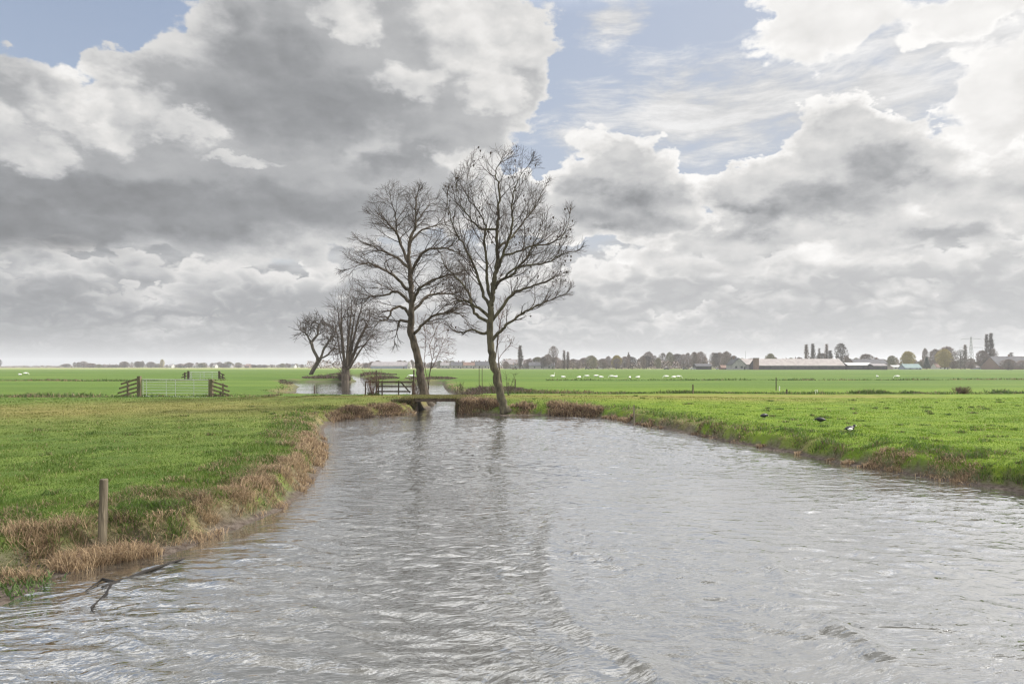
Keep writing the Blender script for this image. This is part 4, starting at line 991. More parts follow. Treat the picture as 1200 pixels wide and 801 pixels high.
# ---------------------------------------------------------------- birds (one lofted body each)
def loft(path, secs, n=12):
    """path points and (half width, half height) sections -> closed skin"""
    mb = MB(); V_ = [Vector(p) for p in path]; up0 = Vector((0, 0, 1))
    for i, p in enumerate(V_):
        t = (V_[min(i + 1, len(V_) - 1)] - V_[max(i - 1, 0)]).normalized(); s = Vector((0, 1, 0)); u = t.cross(s).normalized(); u = u if u.z > 0 or abs(t.z) > .9 else -u
        w, h = secs[i]
        for k in range(n):
            a = 2 * math.pi * k / n; mb.v.append(tuple(p + s * math.cos(a) * w + u * math.sin(a) * h))
    m_ = len(V_)
    for i in range(m_ - 1):
        for k in range(n): a = i * n + k; b = i * n + (k + 1) % n; mb.f.append((a, b, b + n, a + n))
    mb.f.append(tuple(range(n))[::-1]); mb.f.append(tuple((m_ - 1) * n + k for k in range(n)))
    return mb
def swan(name, loc, label, pose, rz, group='white swans grazing far out on the right field', s=1.0, legs=True):
    r = empty(name, loc, label, 'swan', group, rz); r.scale = (s, s, s)
    body = [(-.62, 0, .50), (-.55, 0, .50), (-.4, 0, .47), (-.15, 0, .45), (.12, 0, .44), (.32, 0, .48), (.42, 0, .56)]
    sec = [(.02, .02), (.09, .05), (.19, .14), (.25, .21), (.25, .22), (.18, .17), (.09, .10)]
    if pose == 'up': nk = [(.45, 0, .68), (.43, 0, .85), (.42, 0, 1.02), (.45, 0, 1.15), (.52, 0, 1.19), (.60, 0, 1.17)]
    elif pose == 'down': nk = [(.56, 0, .55), (.70, 0, .44), (.80, 0, .28), (.84, 0, .16), (.90, 0, .09), (.97, 0, .06)]
    else: nk = [(.48, 0, .62), (.40, 0, .74), (.28, 0, .74), (.18, 0, .70), (.08, 0, .66), (.0, 0, .64)]
    ns = [(.06, .06), (.045, .045), (.04, .04), (.05, .05), (.06, .06), (.035, .035)]
    dz = 0 if pose != 'sleep' else -.22
    loft([(a, b, c + dz) for a, b, c in body + nk], sec + ns).build('body', M['feather_white'], r, smooth=True)
    e = Vector(nk[-1]); t = (Vector(nk[-1]) - Vector(nk[-2])).normalized()
    m_ = MB(); m_.tube([e + Vector((0, 0, dz)), e + t * .07 + Vector((0, 0, dz)), e + t * .12 + Vector((0, 0, dz))], [.035, .025, .01], 6, flat=.6); m_.build('beak', M['beak_orange'], r)
    if pose != 'sleep':
        for q in (-.09, .09):
            m_ = MB(); m_.tube([(.02, q, .30), (.0, q, .12), (.02, q, .01)], [.03, .018, .018], 6); m_.tube([(.02, q, .012), (.16, q, .008)], [.03, .05], 6, flat=.2); m_.build('leg', M['leg_grey'], r)
SW = [(647.5, 442.6, 'up', 0.2, 'upright swan with a raised neck, leftmost of the flock on the right field'), (660, 442.6, 'sleep', 3.0, 'resting swan just right of the upright swan'),
      (678.5, 442.8, 'sleep', .3, 'small looking white swan at the left of the sparse middle of the flock'), (688, 442.4, 'down', 3.0, 'white grazing swan right of the middle of the flock gap'),
      (698.5, 442.2, 'down', 0, 'white grazing swan at the left side of the tight pair'), (704.5, 442.6, 'sleep', 3.1, 'resting swan at the right side of the tight pair'),
      (717, 442.6, 'down', 3.1, 'larger grazing swan left in the overlapping pair'), (721.5, 442.2, 'sleep', .2, 'resting swan right in the overlapping pair'),
      (738, 442.8, 'sleep', 1.2, 'white resting swan below the yellowish far willow'), (747.5, 442.6, 'sleep', 0, 'white resting swan next right of the one below the yellowish willow'),
      (781, 442.9, 'down', 3.1, 'low grazing swan at the left of the far trio before the parked cars'), (789.5, 442.6, 'sleep', .1, 'middle swan of the far trio before the parked cars'), (795, 442.9, 'down', 0, 'right swan of the far trio before the parked cars'),
      (1028, 441.4, 'sleep', 1.5, 'tiny resting swan in front of the low white-roofed sheds'), (1051.5, 442.9, 'down', 3.1, 'rightmost swan, stretched out grazing on the right field')]
for px, py, pose, rz, lb in SW:
    Dm = (HC - .6) * FX / (py - HY); p = at(px, py, Dm); p.z = H(p.x, p.y); swan('swan', p, lb, pose, rz, s=.85)
for px, py, pose, rz, lb in [(23.5, 439.4, 'sleep', 3.0, 'resting swan, left of the two alone on the left field'), (29.8, 438.8, 'down', .4, 'swan, right of the two alone on the left field')]:
    Dm = (HC - .6) * FX / (py - HY); p = at(px, py, Dm); p.z = H(p.x, p.y); swan('swan', p, lb, pose, rz, 'two white swans on the left field', s=1.0)
p = at(482.5, 441.5, 134); p.z = H(p.x, p.y); swan('swan', p, 'white swan on the far pond bank seen just left of the leaning trunk', 'down', 3.1, None, s=1.1)
def coot(px, py, rz, label, white=False):
    z_ = .6; Dm = (HC - z_) * FX / (py - HY); p = at(px, py, Dm); p.z = H(p.x, p.y)
    r = empty('duck' if white else 'coot', p, label, 'duck' if white else 'coot', None if white else 'black coots grazing on the right bank', rz)
    path = [(-.20, 0, .155), (-.16, 0, .16), (-.08, 0, .165), (.02, 0, .17), (.10, 0, .18), (.145, 0, .21), (.17, 0, .25), (.20, 0, .275), (.235, 0, .27)]
    if not white: path = path[:5] + [(.145, 0, .19), (.18, 0, .19), (.215, 0, .175), (.245, 0, .155)]
    sec = [(.012, .012), (.04, .03), (.085, .07), (.10, .09), (.085, .08), (.05, .055), (.035, .035), (.04, .04), (.02, .02)]
    loft(path, sec).build('body', M['feather_black'], r, smooth=True)
    e = Vector(path[-1]); m_ = MB(); m_.tube([e, e + Vector((.045, 0, -.02))], [.014, .005], 6); m_.build('beak', M['beak_white'], r)
    if white:
        for q in (-1, 1):
            m_ = MB(); m_.tube([(-.12, q * .055, .15), (-.04, q * .078, .15), (.06, q * .07, .16)], [.02, .055, .025], 8, flat=1.0); m_.build('flank', M['feather_white'], r, smooth=True)
    for q in (-.04, .04):
        m_ = MB(); m_.tube([(.0, q, .09), (-.01, q, .0)], [.010, .008], 5); m_.tube([(-.01, q, .006), (.06, q, .004)], [.01, .02], 5, flat=.3); m_.build('leg', M['leg_grey'], r)
    r.scale = (1.0, 1.0, 1.0)
coot(895, 491.2, .4, 'black coot with a lifted head on the right bank, leftmost bird on the near grass')
coot(962, 495.8, 2.9, 'black coot low in the grass, middle one of the three birds on the right bank')
coot(995.5, 507.5, .2, 'black and white duck nearest the water on the right bank', True)

# ---------------------------------------------------------------- farms and houses on the horizon
def wall_mat(n, c1, c2, s=1.5, b=.3): M[n] = simple(n, c1, c2, s, .9, b)
wall_mat('brick', (.13, .09, .075), (.2, .14, .115)); wall_mat('dark_boards', (.03, .03, .03), (.06, .06, .06)); wall_mat('white_wall', (.4, .4, .38), (.5, .49, .47)); wall_mat('grey_wall', (.2, .2, .2), (.3, .3, .3))
wall_mat('roof_fibre', (.22, .2, .195), (.30, .275, .265), .4); wall_mat('roof_dark', (.05, .05, .055), (.09, .09, .10), .6); wall_mat('roof_grey', (.16, .15, .155), (.24, .225, .23), .5); wall_mat('roof_red', (.13, .085, .07), (.19, .125, .10), .6)
wall_mat('roof_teal', (.13, .19, .19), (.19, .25, .25), .6); wall_mat('roof_white', (.34, .345, .35), (.44, .44, .44), .5); wall_mat('blue_panel', (.17, .2, .26), (.25, .28, .34), .5); wall_mat('roof_ridge', (.4,.38,.36),(.5,.47,.45), .5)
M['glass_dark'] = simple('glass_dark', (.02, .025, .03), (.05, .055, .06), 1, .15, spec=.6)
def house(name, label, px0, px1, py_eave, py_ridge, Dm, depth, wm, rm, cat='building', gable=False, group=None, rz=0.0, chimney=None, nwin=3, door=True, overhang=.4):
    """gable=False: ridge runs across the view; True: gable end faces the camera"""
    w = (px1 - px0) / FX * Dm; cx_ = ((px0 + px1) / 2 - CX) / FX * Dm; zg = H(cx_, Dm)
    ze = HC - (py_eave - HY) / FX * Dm - zg; zr = HC - (py_ridge - HY) / FX * Dm - zg
    r = empty(name, (cx_, Dm + depth / 2, zg), label, cat, group, rz)
    W2, D2 = w / 2, depth / 2; mb = MB()
    if gable:
        v = [(-W2, -D2, -.3), (W2, -D2, -.3), (W2, -D2, ze), (0, -D2, zr), (-W2, -D2, ze), (-W2, D2, -.3), (W2, D2, -.3), (W2, D2, ze), (0, D2, zr), (-W2, D2, ze)]
        mb.add(v, [(0, 1, 2, 3, 4), (9, 8, 7, 6, 5), (1, 6, 7, 2), (5, 0, 4, 9), (0, 5, 6, 1)])
        rf = MB(); o_ = overhang; sl = (zr - ze) / W2
        for s in (-1, 1):
            rf.add([(0, -D2 - o_, zr + .05), (s * (W2 + o_), -D2 - o_, ze - o_ * sl + .05), (s * (W2 + o_), D2 + o_, ze - o_ * sl + .05), (0, D2 + o_, zr + .05),
                    (0, -D2 - o_, zr + .3), (s * (W2 + o_), -D2 - o_, ze - o_ * sl + .3), (s * (W2 + o_), D2 + o_, ze - o_ * sl + .3), (0, D2 + o_, zr + .3)],
                   [(0, 1, 2, 3), (4, 5, 6, 7), (0, 1, 5, 4), (1, 2, 6, 5), (2, 3, 7, 6), (3, 0, 4, 7)])
    else:
        v = [(-W2, -D2, -.3), (-W2, D2, -.3), (-W2, D2, ze), (-W2, 0, zr), (-W2, -D2, ze), (W2, -D2, -.3), (W2, D2, -.3), (W2, D2, ze), (W2, 0, zr), (W2, -D2, ze)]
        mb.add(v, [(0, 1, 2, 3, 4), (9, 8, 7, 6, 5), (1, 6, 7, 2), (5, 0, 4, 9), (0, 5, 6, 1)])
        rf = MB(); o_ = overhang; sl = (zr - ze) / D2
        for s in (-1, 1):
            rf.add([(-W2 - o_, 0, zr + .05), (-W2 - o_, s * (D2 + o_), ze - o_ * sl + .05), (W2 + o_, s * (D2 + o_), ze - o_ * sl + .05), (W2 + o_, 0, zr + .05),
                    (-W2 - o_, 0, zr + .3), (-W2 - o_, s * (D2 + o_), ze - o_ * sl + .3), (W2 + o_, s * (D2 + o_), ze - o_ * sl + .3), (W2 + o_, 0, zr + .3)],
                   [(0, 1, 2, 3), (4, 5, 6, 7), (0, 1, 5, 4), (1, 2, 6, 5), (2, 3, 7, 6), (3, 0, 4, 7)])
    mb.build('wall', wm, r); ro = rf.build('roof', rm, r)
    if chimney is not None:
        c_ = MB(); cxx = chimney * W2; c_.box((cxx, 0 if not gable else D2 * .3, zr + .5), (1.0, 1.0, 2.6)); q = c_.build('chimney', M['brick'], ro)
    for i in range(nwin):
        t = -W2 + w * (i + .75) / (nwin + .5); m_ = MB(); hh = min(1.6, ze * .5); m_.box((t, -D2 - .02, min(ze * .55, 2.0)), (min(1.6, w / (nwin + 1) * .6), .08, hh)); m_.build('window', M['glass_dark'], r)
    if door: m_ = MB(); m_.box((W2 * .82, -D2 - .02, min(1.1, ze * .45)), (min(1.2, w * .2), .08, min(2.2, ze * .9))); m_.build('door', M['dark_boards'], r)
    return r
R_ = house
R_('long_barn', 'very long low barn with a pale pinkish roof and dark wall', 889, 990, 428.3, 420.5, 520, 20, M['dark_boards'], M['roof_fibre'], 'barn', nwin=12)
R_('barn', 'low pale roofed barn joined left of the long barn, seen across its gable', 868, 886, 427, 420.5, 540, 20, M['grey_wall'], M['roof_fibre'], 'barn', nwin=2)
R_('farmhouse', 'small dark gabled farmhouse left of the long barn', 858, 874, 427, 419.5, 505, 14, M['grey_wall'], M['roof_dark'], 'house', gable=True, nwin=2, chimney=-.2)
def silo():
    r = empty('brick_tower', at(886, 433, 500), 'short square brown tower at the left end of the long barn', 'tower'); r.location.z = H(r.location.x, 500)
    m_ = MB(); m_.box((0, 0, 4.1), (3.2, 3.2, 8.6)); m_.build('wall', M['brick'], r); m_ = MB(); m_.box((0, 0, 8.55), (3.7, 3.7, .35)); m_.build('cap', M['concrete_dark'], r)
silo()
R_('low_shed', 'low white roofed shed right of the long barn', 994, 1023, 428, 425, 520, 12, M['dark_boards'], M['roof_white'], 'shed', nwin=4)
R_('low_shed', 'small light roofed shed at the right end of the white roofed one', 1024, 1040, 428.6, 426.2, 512, 10, M['dark_boards'], M['roof_grey'], 'shed', nwin=2)
R_('farmhouse', 'long dark roofed house behind the white roofed shed', 1002, 1040, 426, 420.8, 600, 16, M['brick'], M['roof_dark'], 'house', nwin=5, chimney=.6)
R_('shed', 'small shed with a pale teal roof below the yellow willow', 1061, 1080, 431, 426.5, 560, 10, M['blue_panel'], M['roof_teal'], 'shed', nwin=2)
R_('house', 'pale low bungalow between the shed and the farm sheds', 1047, 1060, 430, 428, 600, 10, M['white_wall'], M['roof_white'], 'house', nwin=3)
R_('house', 'red brick house hidden among trees right of the yellow willows', 1098, 1112, 430, 425.5, 640, 10, M['white_wall'], M['roof_red'], 'house', nwin=2)
R_('farmhouse', 'big dark roofed farmhouse at the right edge of the view', 1171, 1212, 428.5, 417.5, 560, 22, M['brick'], M['roof_dark'], 'house', nwin=4, chimney=.1)
R_('cottage', 'tiny grey blue cottage left of the two poplars on the right', 1144, 1152, 430.5, 428, 620, 8, M['blue_panel'], M['roof_grey'], 'house', nwin=1)
R_('farmhouse', 'long dark roofed farmhouse right of the tallest trunk', 590, 642, 427, 421, 700, 18, M['grey_wall'], M['roof_grey'], 'house', nwin=6, chimney=-.3)
R_('house', 'low grey house under the round bare far tree', 620, 650, 428.5, 424.5, 680, 12, M['grey_wall'], M['roof_dark'], 'house', nwin=3)
R_('greenhouse', 'long low bluish shed seen under the left big tree', 434.5, 477, 428.8, 424, 760, 24, M['blue_panel'], M['roof_grey'], 'shed', nwin=0)
R_('house', 'white gabled end house right of the bluish shed', 477.5, 481, 428.8, 423.6, 755, 12, M['white_wall'], M['roof_grey'], 'house', gable=True, nwin=1, door=False)
for i, (a, b_, e, t, rm, lb) in enumerate([(516, 526, 428, 424.5, 'roof_grey', 'left grey roofed house between the two big trees'), (528, 541, 428, 424, 'roof_dark', 'middle dark roofed house between the two big trees'), (543, 556, 428, 424.4, 'roof_red', 'reddish roofed house between the two big trees'), (557, 574, 428, 423.6, 'roof_dark', 'dark roofed house just left of the tallest trunk')]):
    R_('house', lb, a, b_, e, t, 800, 12, M['grey_wall'], M[rm], 'house', nwin=2, chimney=.4)
R_('house', 'pink walled house in the wood above the swans', 702, 706, 427, 422, 690, 8, M['white_wall'], M['roof_red'], 'house', gable=True, nwin=1, door=False)
R_('shed', 'grey shed behind the parked cars before the middle wood', 816, 834, 429, 426.3, 560, 10, M['dark_boards'], M['roof_dark'], 'shed', nwin=2)
R_('shed', 'low dark shed in front of the wood, left of the farm', 846, 862, 431, 428, 530, 8, M['brick'], M['roof_red'], 'shed', nwin=2)
for i, (a, b_, wm_, rm, lb) in enumerate([(197, 201, 'white_wall', 'roof_grey', 'tiny white far house left on the left horizon'), (211, 217, 'white_wall', 'roof_red', 'tiny pale house with a reddish roof on the left horizon'), (226, 233, 'white_wall', 'roof_grey', 'wide tiny white house near the middle of the left horizon'), (249, 252, 'white_wall', 'roof_grey', 'narrow tiny white house above the right post of the near metal gate'), (262, 270, 'grey_wall', 'roof_dark', 'tiny dark roofed house above the right fence wing'), (287, 292, 'brick', 'roof_red', 'tiny brick house right of the gates on the left horizon'), (336, 345, 'white_wall', 'roof_dark', 'tiny farm left of the leaning willow')]):
    R_('far_house', lb, a, b_, 428.6, 426.4, 1300, 14, M[wm_], M[rm], 'house', nwin=2, door=False)
# cars by the farm
M['car_dark'] = simple('car_dark', (.02, .022, .03), (.04, .04, .05), 1, .3, spec=.6); M['car_silver'] = simple('car_silver', (.3, .31, .33), (.4, .4, .42), 1, .3, spec=.6); M['tyre'] = simple('tyre', (.02, .02, .02), (.03, .03, .03), 3, .9)
def car(px, Dm, mat, label, L=4.4, hgt=1.5):
    b = at(px, 432, Dm); b.z = H(b.x, b.y); r = empty('parked_car', b, label, 'car', 'cars parked before the middle wood')
    prof = [(-L / 2, .35), (-L / 2, .85), (-L * .42, .95), (-L * .33, 1.38), (-L * .05, hgt), (L * .14, hgt * .97), (L * .28, 1.0), (L * .46, .85), (L / 2, .7), (L / 2, .35)]
    mb = MB(); n_ = len(prof); mb.add([(x_, -.85, z_) for x_, z_ in prof] + [(x_, .85, z_) for x_, z_ in prof], [tuple(range(n_)), tuple(range(n_, 2 * n_))[::-1]] + [(i, (i + 1) % n_, (i + 1) % n_ + n_, i + n_) for i in range(n_)])
    mb.build('body', mat, r)
    w_ = MB(); w_.add([(-L * .31, -.862, 1.0), (L * .22, -.862, 1.0), (L * .1, -.862, hgt * .92), (-L * .26, -.862, 1.36), (-L * .31, .862, 1.0), (L * .22, .862, 1.0), (L * .1, .862, hgt * .92), (-L * .26, .862, 1.36)], [(0, 1, 2, 3), (7, 6, 5, 4)]); w_.build('window', M['glass_dark'], r)
    for x_ in (-L * .31, L * .3):
        for y_ in (-.8, .8): m_ = MB(); m_.tube([(x_, y_ - .1, .33), (x_, y_ + .1, .33)], .33, 14); m_.build('wheel', M['tyre'], r)
car(781, 545, M['car_dark'], 'dark blue car parked alone before the wood, left of the shed'); car(803, 548, M['car_dark'], 'dark low car parked in the gap before the wood'); car(812, 545, M['car_silver'], 'silver car parked at the left end of the grey shed')
car(688, 600, M['car_dark'], 'dark car on the field edge below the wood, left of the yellowish willow'); car(842, 540, M['car_silver'], 'light coloured car parked just right of the grey shed')
def trough(px0, px1, Dm, label, hz_=1.1):
    b = at((px0 + px1) / 2, 432, Dm); b.z = H(b.x, b.y); w = (px1 - px0) / FX * Dm; r = empty('hay_wagon', b, label, 'wagon')
    m_ = MB(); m_.box((0, 0, .95), (w, 2, .7), taper=.92); m_.build('box', M['dark_wood'], r)
    for s in (-1, 1): m_ = MB(); m_.tube([(s * w * .3, -1.1, .38), (s * w * .3, 1.1, .38)], .38, 12); m_.build('wheel', M['tyre'], r)
trough(600, 606, 520, 'low dark wagon standing at the foot of the poplar on the field edge')
trough(1180, 1186, 500, 'dark field wagon standing before the right-hand farmhouse')
# electricity pylon
def pylon(px, py_top, Dm, label):
    b = at(px, 431, Dm); b.z = .6; hh = HC - (py_top - HY) / FX * Dm - .6
    r = empty('electricity_pylon', b, label, 'pylon'); m_ = MB(); w0, w1 = hh * .07, hh * .012
    L_ = 9
    def c(i): t = i / L_; w = w0 * (1 - t) ** 1.3 + w1; return w, hh * t
    for i in range(L_):
        (wa, za), (wb, zb) = c(i), c(i + 1)
        for sx_, sy_ in ((-1, -1), (1, -1), (1, 1), (-1, 1)):
            m_.bar((sx_ * wa, sy_ * wa, za), (sx_ * wb, sy_ * wb, zb), .32, .32)
        for s in (-1, 1):
            m_.bar((-wa, s * wa, za), (wb, s * wb, zb), .2, .2); m_.bar((wa, s * wa, za), (-wb, s * wb, zb), .2, .2)
            m_.bar((s * wa, -wa, za), (s * wb, wb, zb), .2, .2); m_.bar((s * wa, wa, za), (s * wb, -wb, zb), .2, .2)
    m_.build('lattice_mast', M['pylon'], r)
    for t, arm in ((.93, .32), (.66, .36)):
        a_ = MB(); z_ = hh * t; A_ = hh * arm
        for s in (-1, 1):
            a_.bar((0, -.4, z_ + 1.2), (s * A_, 0, z_), .25, .25); a_.bar((0, .4, z_ - .6), (s * A_, 0, z_), .25, .25)
            for q in (.3, .6): a_.bar((s * A_ * q, 0, z_ - .5 * (1 - q)), (s * A_ * q, 0, z_ + 1.1 * (1 - q)), .15, .15)
            a_.bar((s * A_, 0, z_), (s * A_, 0, z_ - 2), .2, .2)
        a_.build('cross_arm', M['pylon'], r)
M['pylon'] = simple('pylon', (.2, .21, .22), (.3, .31, .32), 1, .6)
pylon(1138, 394.5, 1000, 'tall lattice electricity pylon behind the trees at right')
for px, pt, lb in [(873.5, 411, 'thin far mast above the small gabled farmhouse'), (1104, 415, 'thin far mast beside the rounded yellow willow')]:
    b = at(px, 431, 900); b.z = .6; m_ = MB(); m_.tube([(0, 0, 0), (0, 0, HC - (pt - HY) / FX * 900 - .6)], [.35, .18], 8); o = m_.build('radio_mast', M['pylon'], None); o.location = b; tag(o, lb, 'mast')

# branch shape added for the dark reflection of bank and near post
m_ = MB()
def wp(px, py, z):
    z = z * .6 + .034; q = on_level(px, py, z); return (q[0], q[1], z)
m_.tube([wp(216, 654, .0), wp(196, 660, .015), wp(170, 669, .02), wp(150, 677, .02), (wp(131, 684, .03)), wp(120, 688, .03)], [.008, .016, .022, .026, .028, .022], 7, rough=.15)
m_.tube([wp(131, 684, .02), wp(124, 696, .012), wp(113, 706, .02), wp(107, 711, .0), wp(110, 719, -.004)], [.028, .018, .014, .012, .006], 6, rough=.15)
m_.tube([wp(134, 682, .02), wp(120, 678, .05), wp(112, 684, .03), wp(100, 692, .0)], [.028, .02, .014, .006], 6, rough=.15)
o = m_.build('reflection_streak', simple('dark_reflection', (.006, .005, .004), (.014, .011, .009), 8, .5)); tag(o, 'dark crooked streak standing in for the bank and post reflection off the near left shore', 'branch')
# ---------------------------------------------------------------- trees of the far hedgerows
def leafy(name, c1, c2):
    m, nt, b, g_ = new_mat(name); n = g_.noise(objc(nt), .9, 3, .6); g_.put(b.inputs['Base Color'], g_.mix(g_.ss(n, .35, .65), c1, c2)); b.inputs['Roughness'].default_value = .9; b.inputs['Specular IOR Level'].default_value = .1
    M[name] = m
leafy('spray_brown', (.12, .095, .08), (.25, .20, .17)); leafy('spray_olive', (.12, .12, .06), (.22, .2, .11)); leafy('spray_yellow', (.24, .2, .06), (.4, .33, .12)); leafy('spray_dark', (.08, .068, .06), (.16, .135, .12)); leafy('spray_pale', (.16, .15, .14), (.3, .28, .26)); leafy('evergreen', (.02, .035, .02), (.05, .075, .04))
def far_tree(kind, hgt, mats, seed, shape, n_sp, size, limbs=9):
    """shape(t, a) -> crown radius at height share t and bearing a"""
    rr = random.Random(seed); random.seed(seed)
    root = bpy.data.objects.new(kind, None); col.objects.link(root); root.location = (0, -500, 0)
    tr, cr = MB(), MB(); tw = hgt * .022
    tr.tube([(0, 0, -.5), (rr.uniform(-.2, .2), 0, hgt * .3), (rr.uniform(-.4, .4), rr.uniform(-.4, .4), hgt * .6), (0, 0, hgt * .93)], [tw, tw * .8, tw * .5, tw * .12], 6)
    for i in range(limbs):
        t0 = rr.uniform(.2, .65); a = rr.uniform(0, 6.28); t1 = min(.97, t0 + rr.uniform(.15, .4)); q = shape(t1, a) * rr.uniform(.6, .95)
        p0 = Vector((0, 0, hgt * t0)); p2 = Vector((math.cos(a) * q, math.sin(a) * q, hgt * t1)); p1 = p0.lerp(p2, .5) + Vector((0, 0, -hgt * .02))
        tr.tube([p0, p1, p2], [tw * .4, tw * .28, tw * .1], 4)
    tr.build('trunk', M['bark'], root)
    for i in range(n_sp):
        while True:
            t = rr.uniform(.1, 1); a = rr.uniform(0, 6.28); s = shape(t, a)
            if s > 0: break
        q = s * math.sqrt(rr.random()); c = Vector((math.cos(a) * q, math.sin(a) * q, hgt * t))
        out_ = Vector((math.cos(a) * .7, math.sin(a) * .7, .9 + rr.gauss(0, .3))).normalized()
        for _ in range(3):               # a spray of fine twigs: slim slivers that leave gaps
            d = (out_ + Vector((rr.gauss(0, .5), rr.gauss(0, .5), rr.gauss(0, .4)))).normalized(); L = size * rr.uniform(.6, 1.5)
            sd_ = d.orthogonal().normalized() * size * rr.uniform(.07, .14)
            cr.add([c - sd_, c + sd_, c + d * L], [(0, 1, 2)])
    cr.build('crown', mats, root); return root
def sh_round(lo=.28, w=.36):
    def f(t, a):
        u = (t - lo) / (1 - lo)
        return 0 if u < 0 else HGT * w * math.sqrt(max(0, 1 - (2 * u - .95) ** 2)) * (.8 + .2 * math.sin(3 * a + 5 * t))
    return f
def sh_col(w=.07):
    return lambda t, a: 0 if t < .08 else HGT * w * math.sin(math.pi * min(1, t ** .8) * .97) * (.8 + .3 * math.sin(9 * t + a))
HGT = 15
KIND = {}
def mk(key, kind, h, mat, seed, shp, n_sp, size, limbs=9):
    global HGT
    HGT = h; KIND[key] = (far_tree(kind, h, M[mat], seed, shp, n_sp, size, limbs), h)
mk('brown', 'bare_tree', 14, 'spray_brown', 1, sh_round(.12, .42), 1500, 1.1, 12)
mk('brown2', 'bare_tree', 14, 'spray_brown', 2, sh_round(.05, .5), 1500, 1.1, 14)
mk('olive', 'budding_tree', 14, 'spray_olive', 3, sh_round(.1, .42), 1400, 1.1)
mk('round', 'bare_tree', 20, 'spray_brown', 4, sh_round(.32, .38), 1200, 1.0, 22)
mk('poplar', 'poplar', 22, 'spray_dark', 5, sh_col(.07), 560, 1.3, 10)
mk('poplar2', 'poplar', 22, 'spray_brown', 6, sh_col(.06), 420, 1.1, 10)
mk('yellow', 'yellow_willow', 14, 'spray_yellow', 7, sh_round(.1, .46), 2200, 1.1, 12)
mk('pale', 'pale_tree', 16, 'spray_pale', 8, sh_round(.12, .5), 600, 1.3, 26)
mk('ever', 'conifer', 12, 'evergreen', 9, lambda t, a: HGT * .25 * max(0, 1.02 - t) if t > .05 else 0, 1500, .9)
mk('dark', 'bare_tree', 14, 'spray_dark', 10, sh_round(.15, .4), 1300, 1.0, 12)
used_ = set()
def put(key, px, wpx, py_top, Dm, label, group=None):
    o, h = KIND[key]; zg = H((px - CX) / FX * Dm, Dm); b = at(px, 432, Dm); b.z = zg
    hh = HC - (py_top - HY) / FX * Dm - zg; sz = hh / h
    nat = {'brown': .84, 'brown2': 1.0, 'olive': .84, 'round': .76, 'poplar': .15, 'poplar2': .12, 'yellow': .92, 'pale': 1.0, 'ever': .5, 'dark': .8}[key] * h
    sx_ = wpx / FX * Dm / nat; rz = random.uniform(0, 6.28)
    if key not in used_:
        used_.add(key); c = o; c.location = b; c.rotation_euler = (0, 0, rz); c.scale = (sx_, sx_, sz)
    else: c = copy_thing(o, b, rz, (sx_, sx_, sz))
    c['label'] = label; c['category'] = 'tree'
    if group: c['group'] = group
    elif 'group' in c: del c['group']
    return c
random.seed(99)
put('poplar', 609.5, 6, 405.5, 640, 'single slim dark poplar on the horizon right of the tallest trunk')
put('round', 648.5, 15, 405.5, 660, 'round crowned bare tree standing clear above the farm on the horizon')
put('poplar2', 661, 5, 410.5, 620, 'left stem-like thin tree of the pair right of the round crowned far tree')
put('poplar2', 665.5, 5, 412.5, 622, 'right stem-like thin tree of the pair right of the round crowned far tree')
put('yellow', 722.5, 14, 416.5, 660, 'yellowish far willow in the wood above the swans')
put('poplar2', 736.5, 3, 413, 700, 'thin bare tree top just right of the yellowish far willow')
put('poplar2', 945, 5.5, 404, 640, 'leftmost slim poplar behind the long barn'); put('poplar', 952.5, 5.5, 403.5, 645, 'second slim poplar behind the long barn')
put('poplar2', 960, 4, 408, 650, 'short thin poplar, third from the left behind the long barn'); put('poplar2', 968.5, 5, 403.5, 655, 'very thin poplar in the middle behind the long barn'); put('poplar', 973, 6, 411, 650, 'stubby dark poplar left of the broad tree behind the long barn')
put('dark', 963, 20, 414, 660, 'low dark bushy tree between the poplars behind the long barn')
put('dark', 985.5, 17, 402.5, 600, 'broad dark bare tree above the right end of the long barn'); put('brown', 992, 9, 417, 590, 'small brown tree at the right end of the long barn')
put('olive', 903, 14, 414.5, 640, 'olive budding tree behind the left part of the long barn')
put('yellow', 1063.5, 18, 412, 580, 'round yellow willow above the shed with the teal roof')
put('olive', 1045, 14, 417, 640, 'olive tree left of the round yellow willow'); put('brown', 1015, 20, 415, 680, 'brown bare tree behind the white roofed shed')
put('ever', 1086, 9, 419, 600, 'dark green conifer left of the big yellow willow'); put('brown2', 1084, 9, 408.5, 640, 'tall brownish tree above the dark green conifer')
put('yellow', 1107, 20, 409.5, 600, 'big golden willow in the middle of the right-hand group'); put('brown2', 1096, 18, 409.5, 650, 'brown crowned tree behind the big golden willow at left')
put('brown', 1110, 22, 406.5, 660, 'brown crowned tree rising behind the big golden willow')
put('pale', 1126, 22, 409.5, 590, 'pale spotted bare tree right of the golden willow'); put('poplar2', 1131, 5, 404.5, 640, 'thin poplar just left of the pylon')
put('poplar', 1156.3, 5, 392.5, 600, 'left one of the two tall dark poplars at the right'); put('poplar', 1161.3, 6, 391.5, 602, 'right one of the two tall dark poplars at the right')
put('brown', 1151, 16, 411, 595, 'brown tree at the left foot of the two tall poplars'); put('brown2', 1164, 12, 409, 598, 'brown tree at the right foot of the two tall poplars')
put('brown2', 1182, 20, 421, 550, 'low brown shrubby tree before the right-hand farmhouse'); put('brown2', 1198, 18, 422, 548, 'low brown shrubby tree before the right end of the farmhouse'); put('poplar2', 1185, 6, 413, 620, 'thin bare tree behind the right-hand farmhouse')
put('brown', 1118, 10, 423, 570, 'low brown shrub before the pale spotted tree'); put('brown2', 1138, 14, 424, 580, 'low shrub at the foot of the pylon'); put('olive', 1174, 10, 424, 575, 'low olive shrub left of the right-hand farmhouse')
rr = random.Random(17)
grp = 'bare trees of the wood behind the swans'
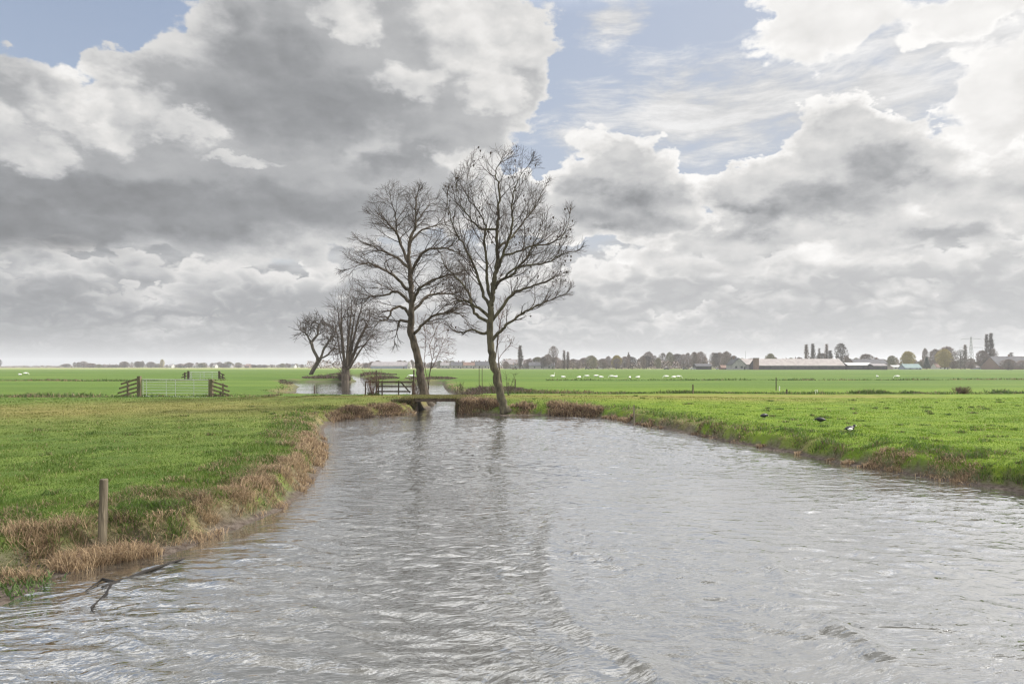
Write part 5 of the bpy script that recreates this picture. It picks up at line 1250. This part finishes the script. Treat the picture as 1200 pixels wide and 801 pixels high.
for i, px in enumerate(np.arange(590, 868, 5.4)):
    if 606 < px < 613: continue
    base = np.interp(px, [590, 640, 700, 760, 800, 845, 870], [421, 417, 419, 414.5, 415, 412.5, 417]); top = base + rr.uniform(-2.2, 2.6)
    put(rr.choice(['brown', 'brown2', 'brown2', 'olive', 'dark']), px + rr.uniform(-3, 3), rr.uniform(7, 19), top + rr.choice([0, 0, 2, 3]), rr.uniform(650, 780), 'bare brownish crown among the wood behind the swans', grp)
grp = 'low bare trees behind the farm sheds'
for px in list(np.arange(870, 945, 9.5)) + list(np.arange(995, 1045, 8)):
    put(rr.choice(['brown', 'brown2', 'olive']), px, rr.uniform(9, 13), rr.uniform(418.5, 421.5), rr.uniform(680, 760), 'low bare crown showing behind the farm sheds and barn', grp)
grp = 'hedge trees at the right end of the horizon'
for px in np.arange(1070, 1200, 8.5):
    put(rr.choice(['brown', 'brown2', 'olive']), px, rr.uniform(9, 14), rr.uniform(419, 424), rr.uniform(640, 700), 'low brown hedge tree at the right end of the horizon', grp)
grp = 'far trees seen between the two big trunks'
for px in np.arange(428, 592, 6.5):
    put(rr.choice(['brown', 'brown2', 'olive']), px + rr.uniform(-3, 3), rr.uniform(5, 15), rr.uniform(421.5, 426), rr.uniform(850, 950), 'far bare tree on the horizon behind the two big trunks', grp)
grp = 'trees on the left horizon'
put('yellow', 190, 6, 421, 1250, 'small orange-yellow tree on the left horizon')
for px in np.arange(76, 360, 4.6):
    if 187 < px < 193: continue
    cl_ = vnoise(px, 0., .045, 33, 2)
    put(rr.choice(['brown', 'brown2', 'brown', 'olive']), px + rr.uniform(-4, 4), rr.uniform(4, 13), 427.3 - 7.5 * max(0, float(cl_) - .25) * rr.uniform(.4, 1.5), rr.uniform(1250, 1500), 'tiny grey-brown tree on the left horizon', grp)
put('dark', -1, 6, 421, 1300, 'dark tree cut by the left edge of the view')
# the low mass of hedge and scrub under those trees
V_, T_ = [], []
n = 30000
px = rng.uniform(-260, 1460, n); Dm = np.where(px < 360, rng.uniform(1350, 1700, n), np.where(px < 590, rng.uniform(880, 1000, n), rng.uniform(690, 800, n)))
x = (px - CX) / FX * Dm; hh = np.where(px < 75, 4, np.where(px < 360, 7.0, 9.5)) * (.35 + vnoise(px, px * 0, .12, 5, 3)); z0 = .3 + rng.uniform(0, 1, n) ** 1.3 * hh
c = np.stack([x, Dm, z0], 1); a = rng.normal(0, 1, (n, 3)); a[:, 2] = np.abs(a[:, 2]); a /= np.linalg.norm(a, axis=1)[:, None]; bb = np.stack([a[:, 1], -a[:, 0], a[:, 0] * 0], 1) + 1e-3; bb /= np.linalg.norm(bb, axis=1)[:, None]
V_ = np.stack([c - bb * .9, c + bb * .9, c + a * 2.8], 1).reshape(-1, 3)
o = np_mesh('hedgerow_scrub', V_, None, np.arange(n * 3).reshape(-1, 3), M['spray_brown']); tag(o, 'low continuous grey-brown scrub along the horizon', 'scrub', kind='stuff')
# ---------------------------------------------------------------- air
HZ = MB(); HZ.box((0, 2975, 34), (12040, 6060, 76))
m = bpy.data.materials.new('haze'); m.use_nodes = True; nt = m.node_tree; nt.nodes.clear()
pv = nt.nodes.new('ShaderNodeVolumePrincipled'); pv.inputs['Color'].default_value = (.92, .95, 1, 1); pv.inputs['Density'].default_value = .00019; pv.inputs['Anisotropy'].default_value = .2
ou = nt.nodes.new('ShaderNodeOutputMaterial'); nt.links.new(pv.outputs[0], ou.inputs['Volume'])
o = HZ.build('haze', m); tag(o, 'thin pale haze over the whole polder', 'haze', kind='stuff')
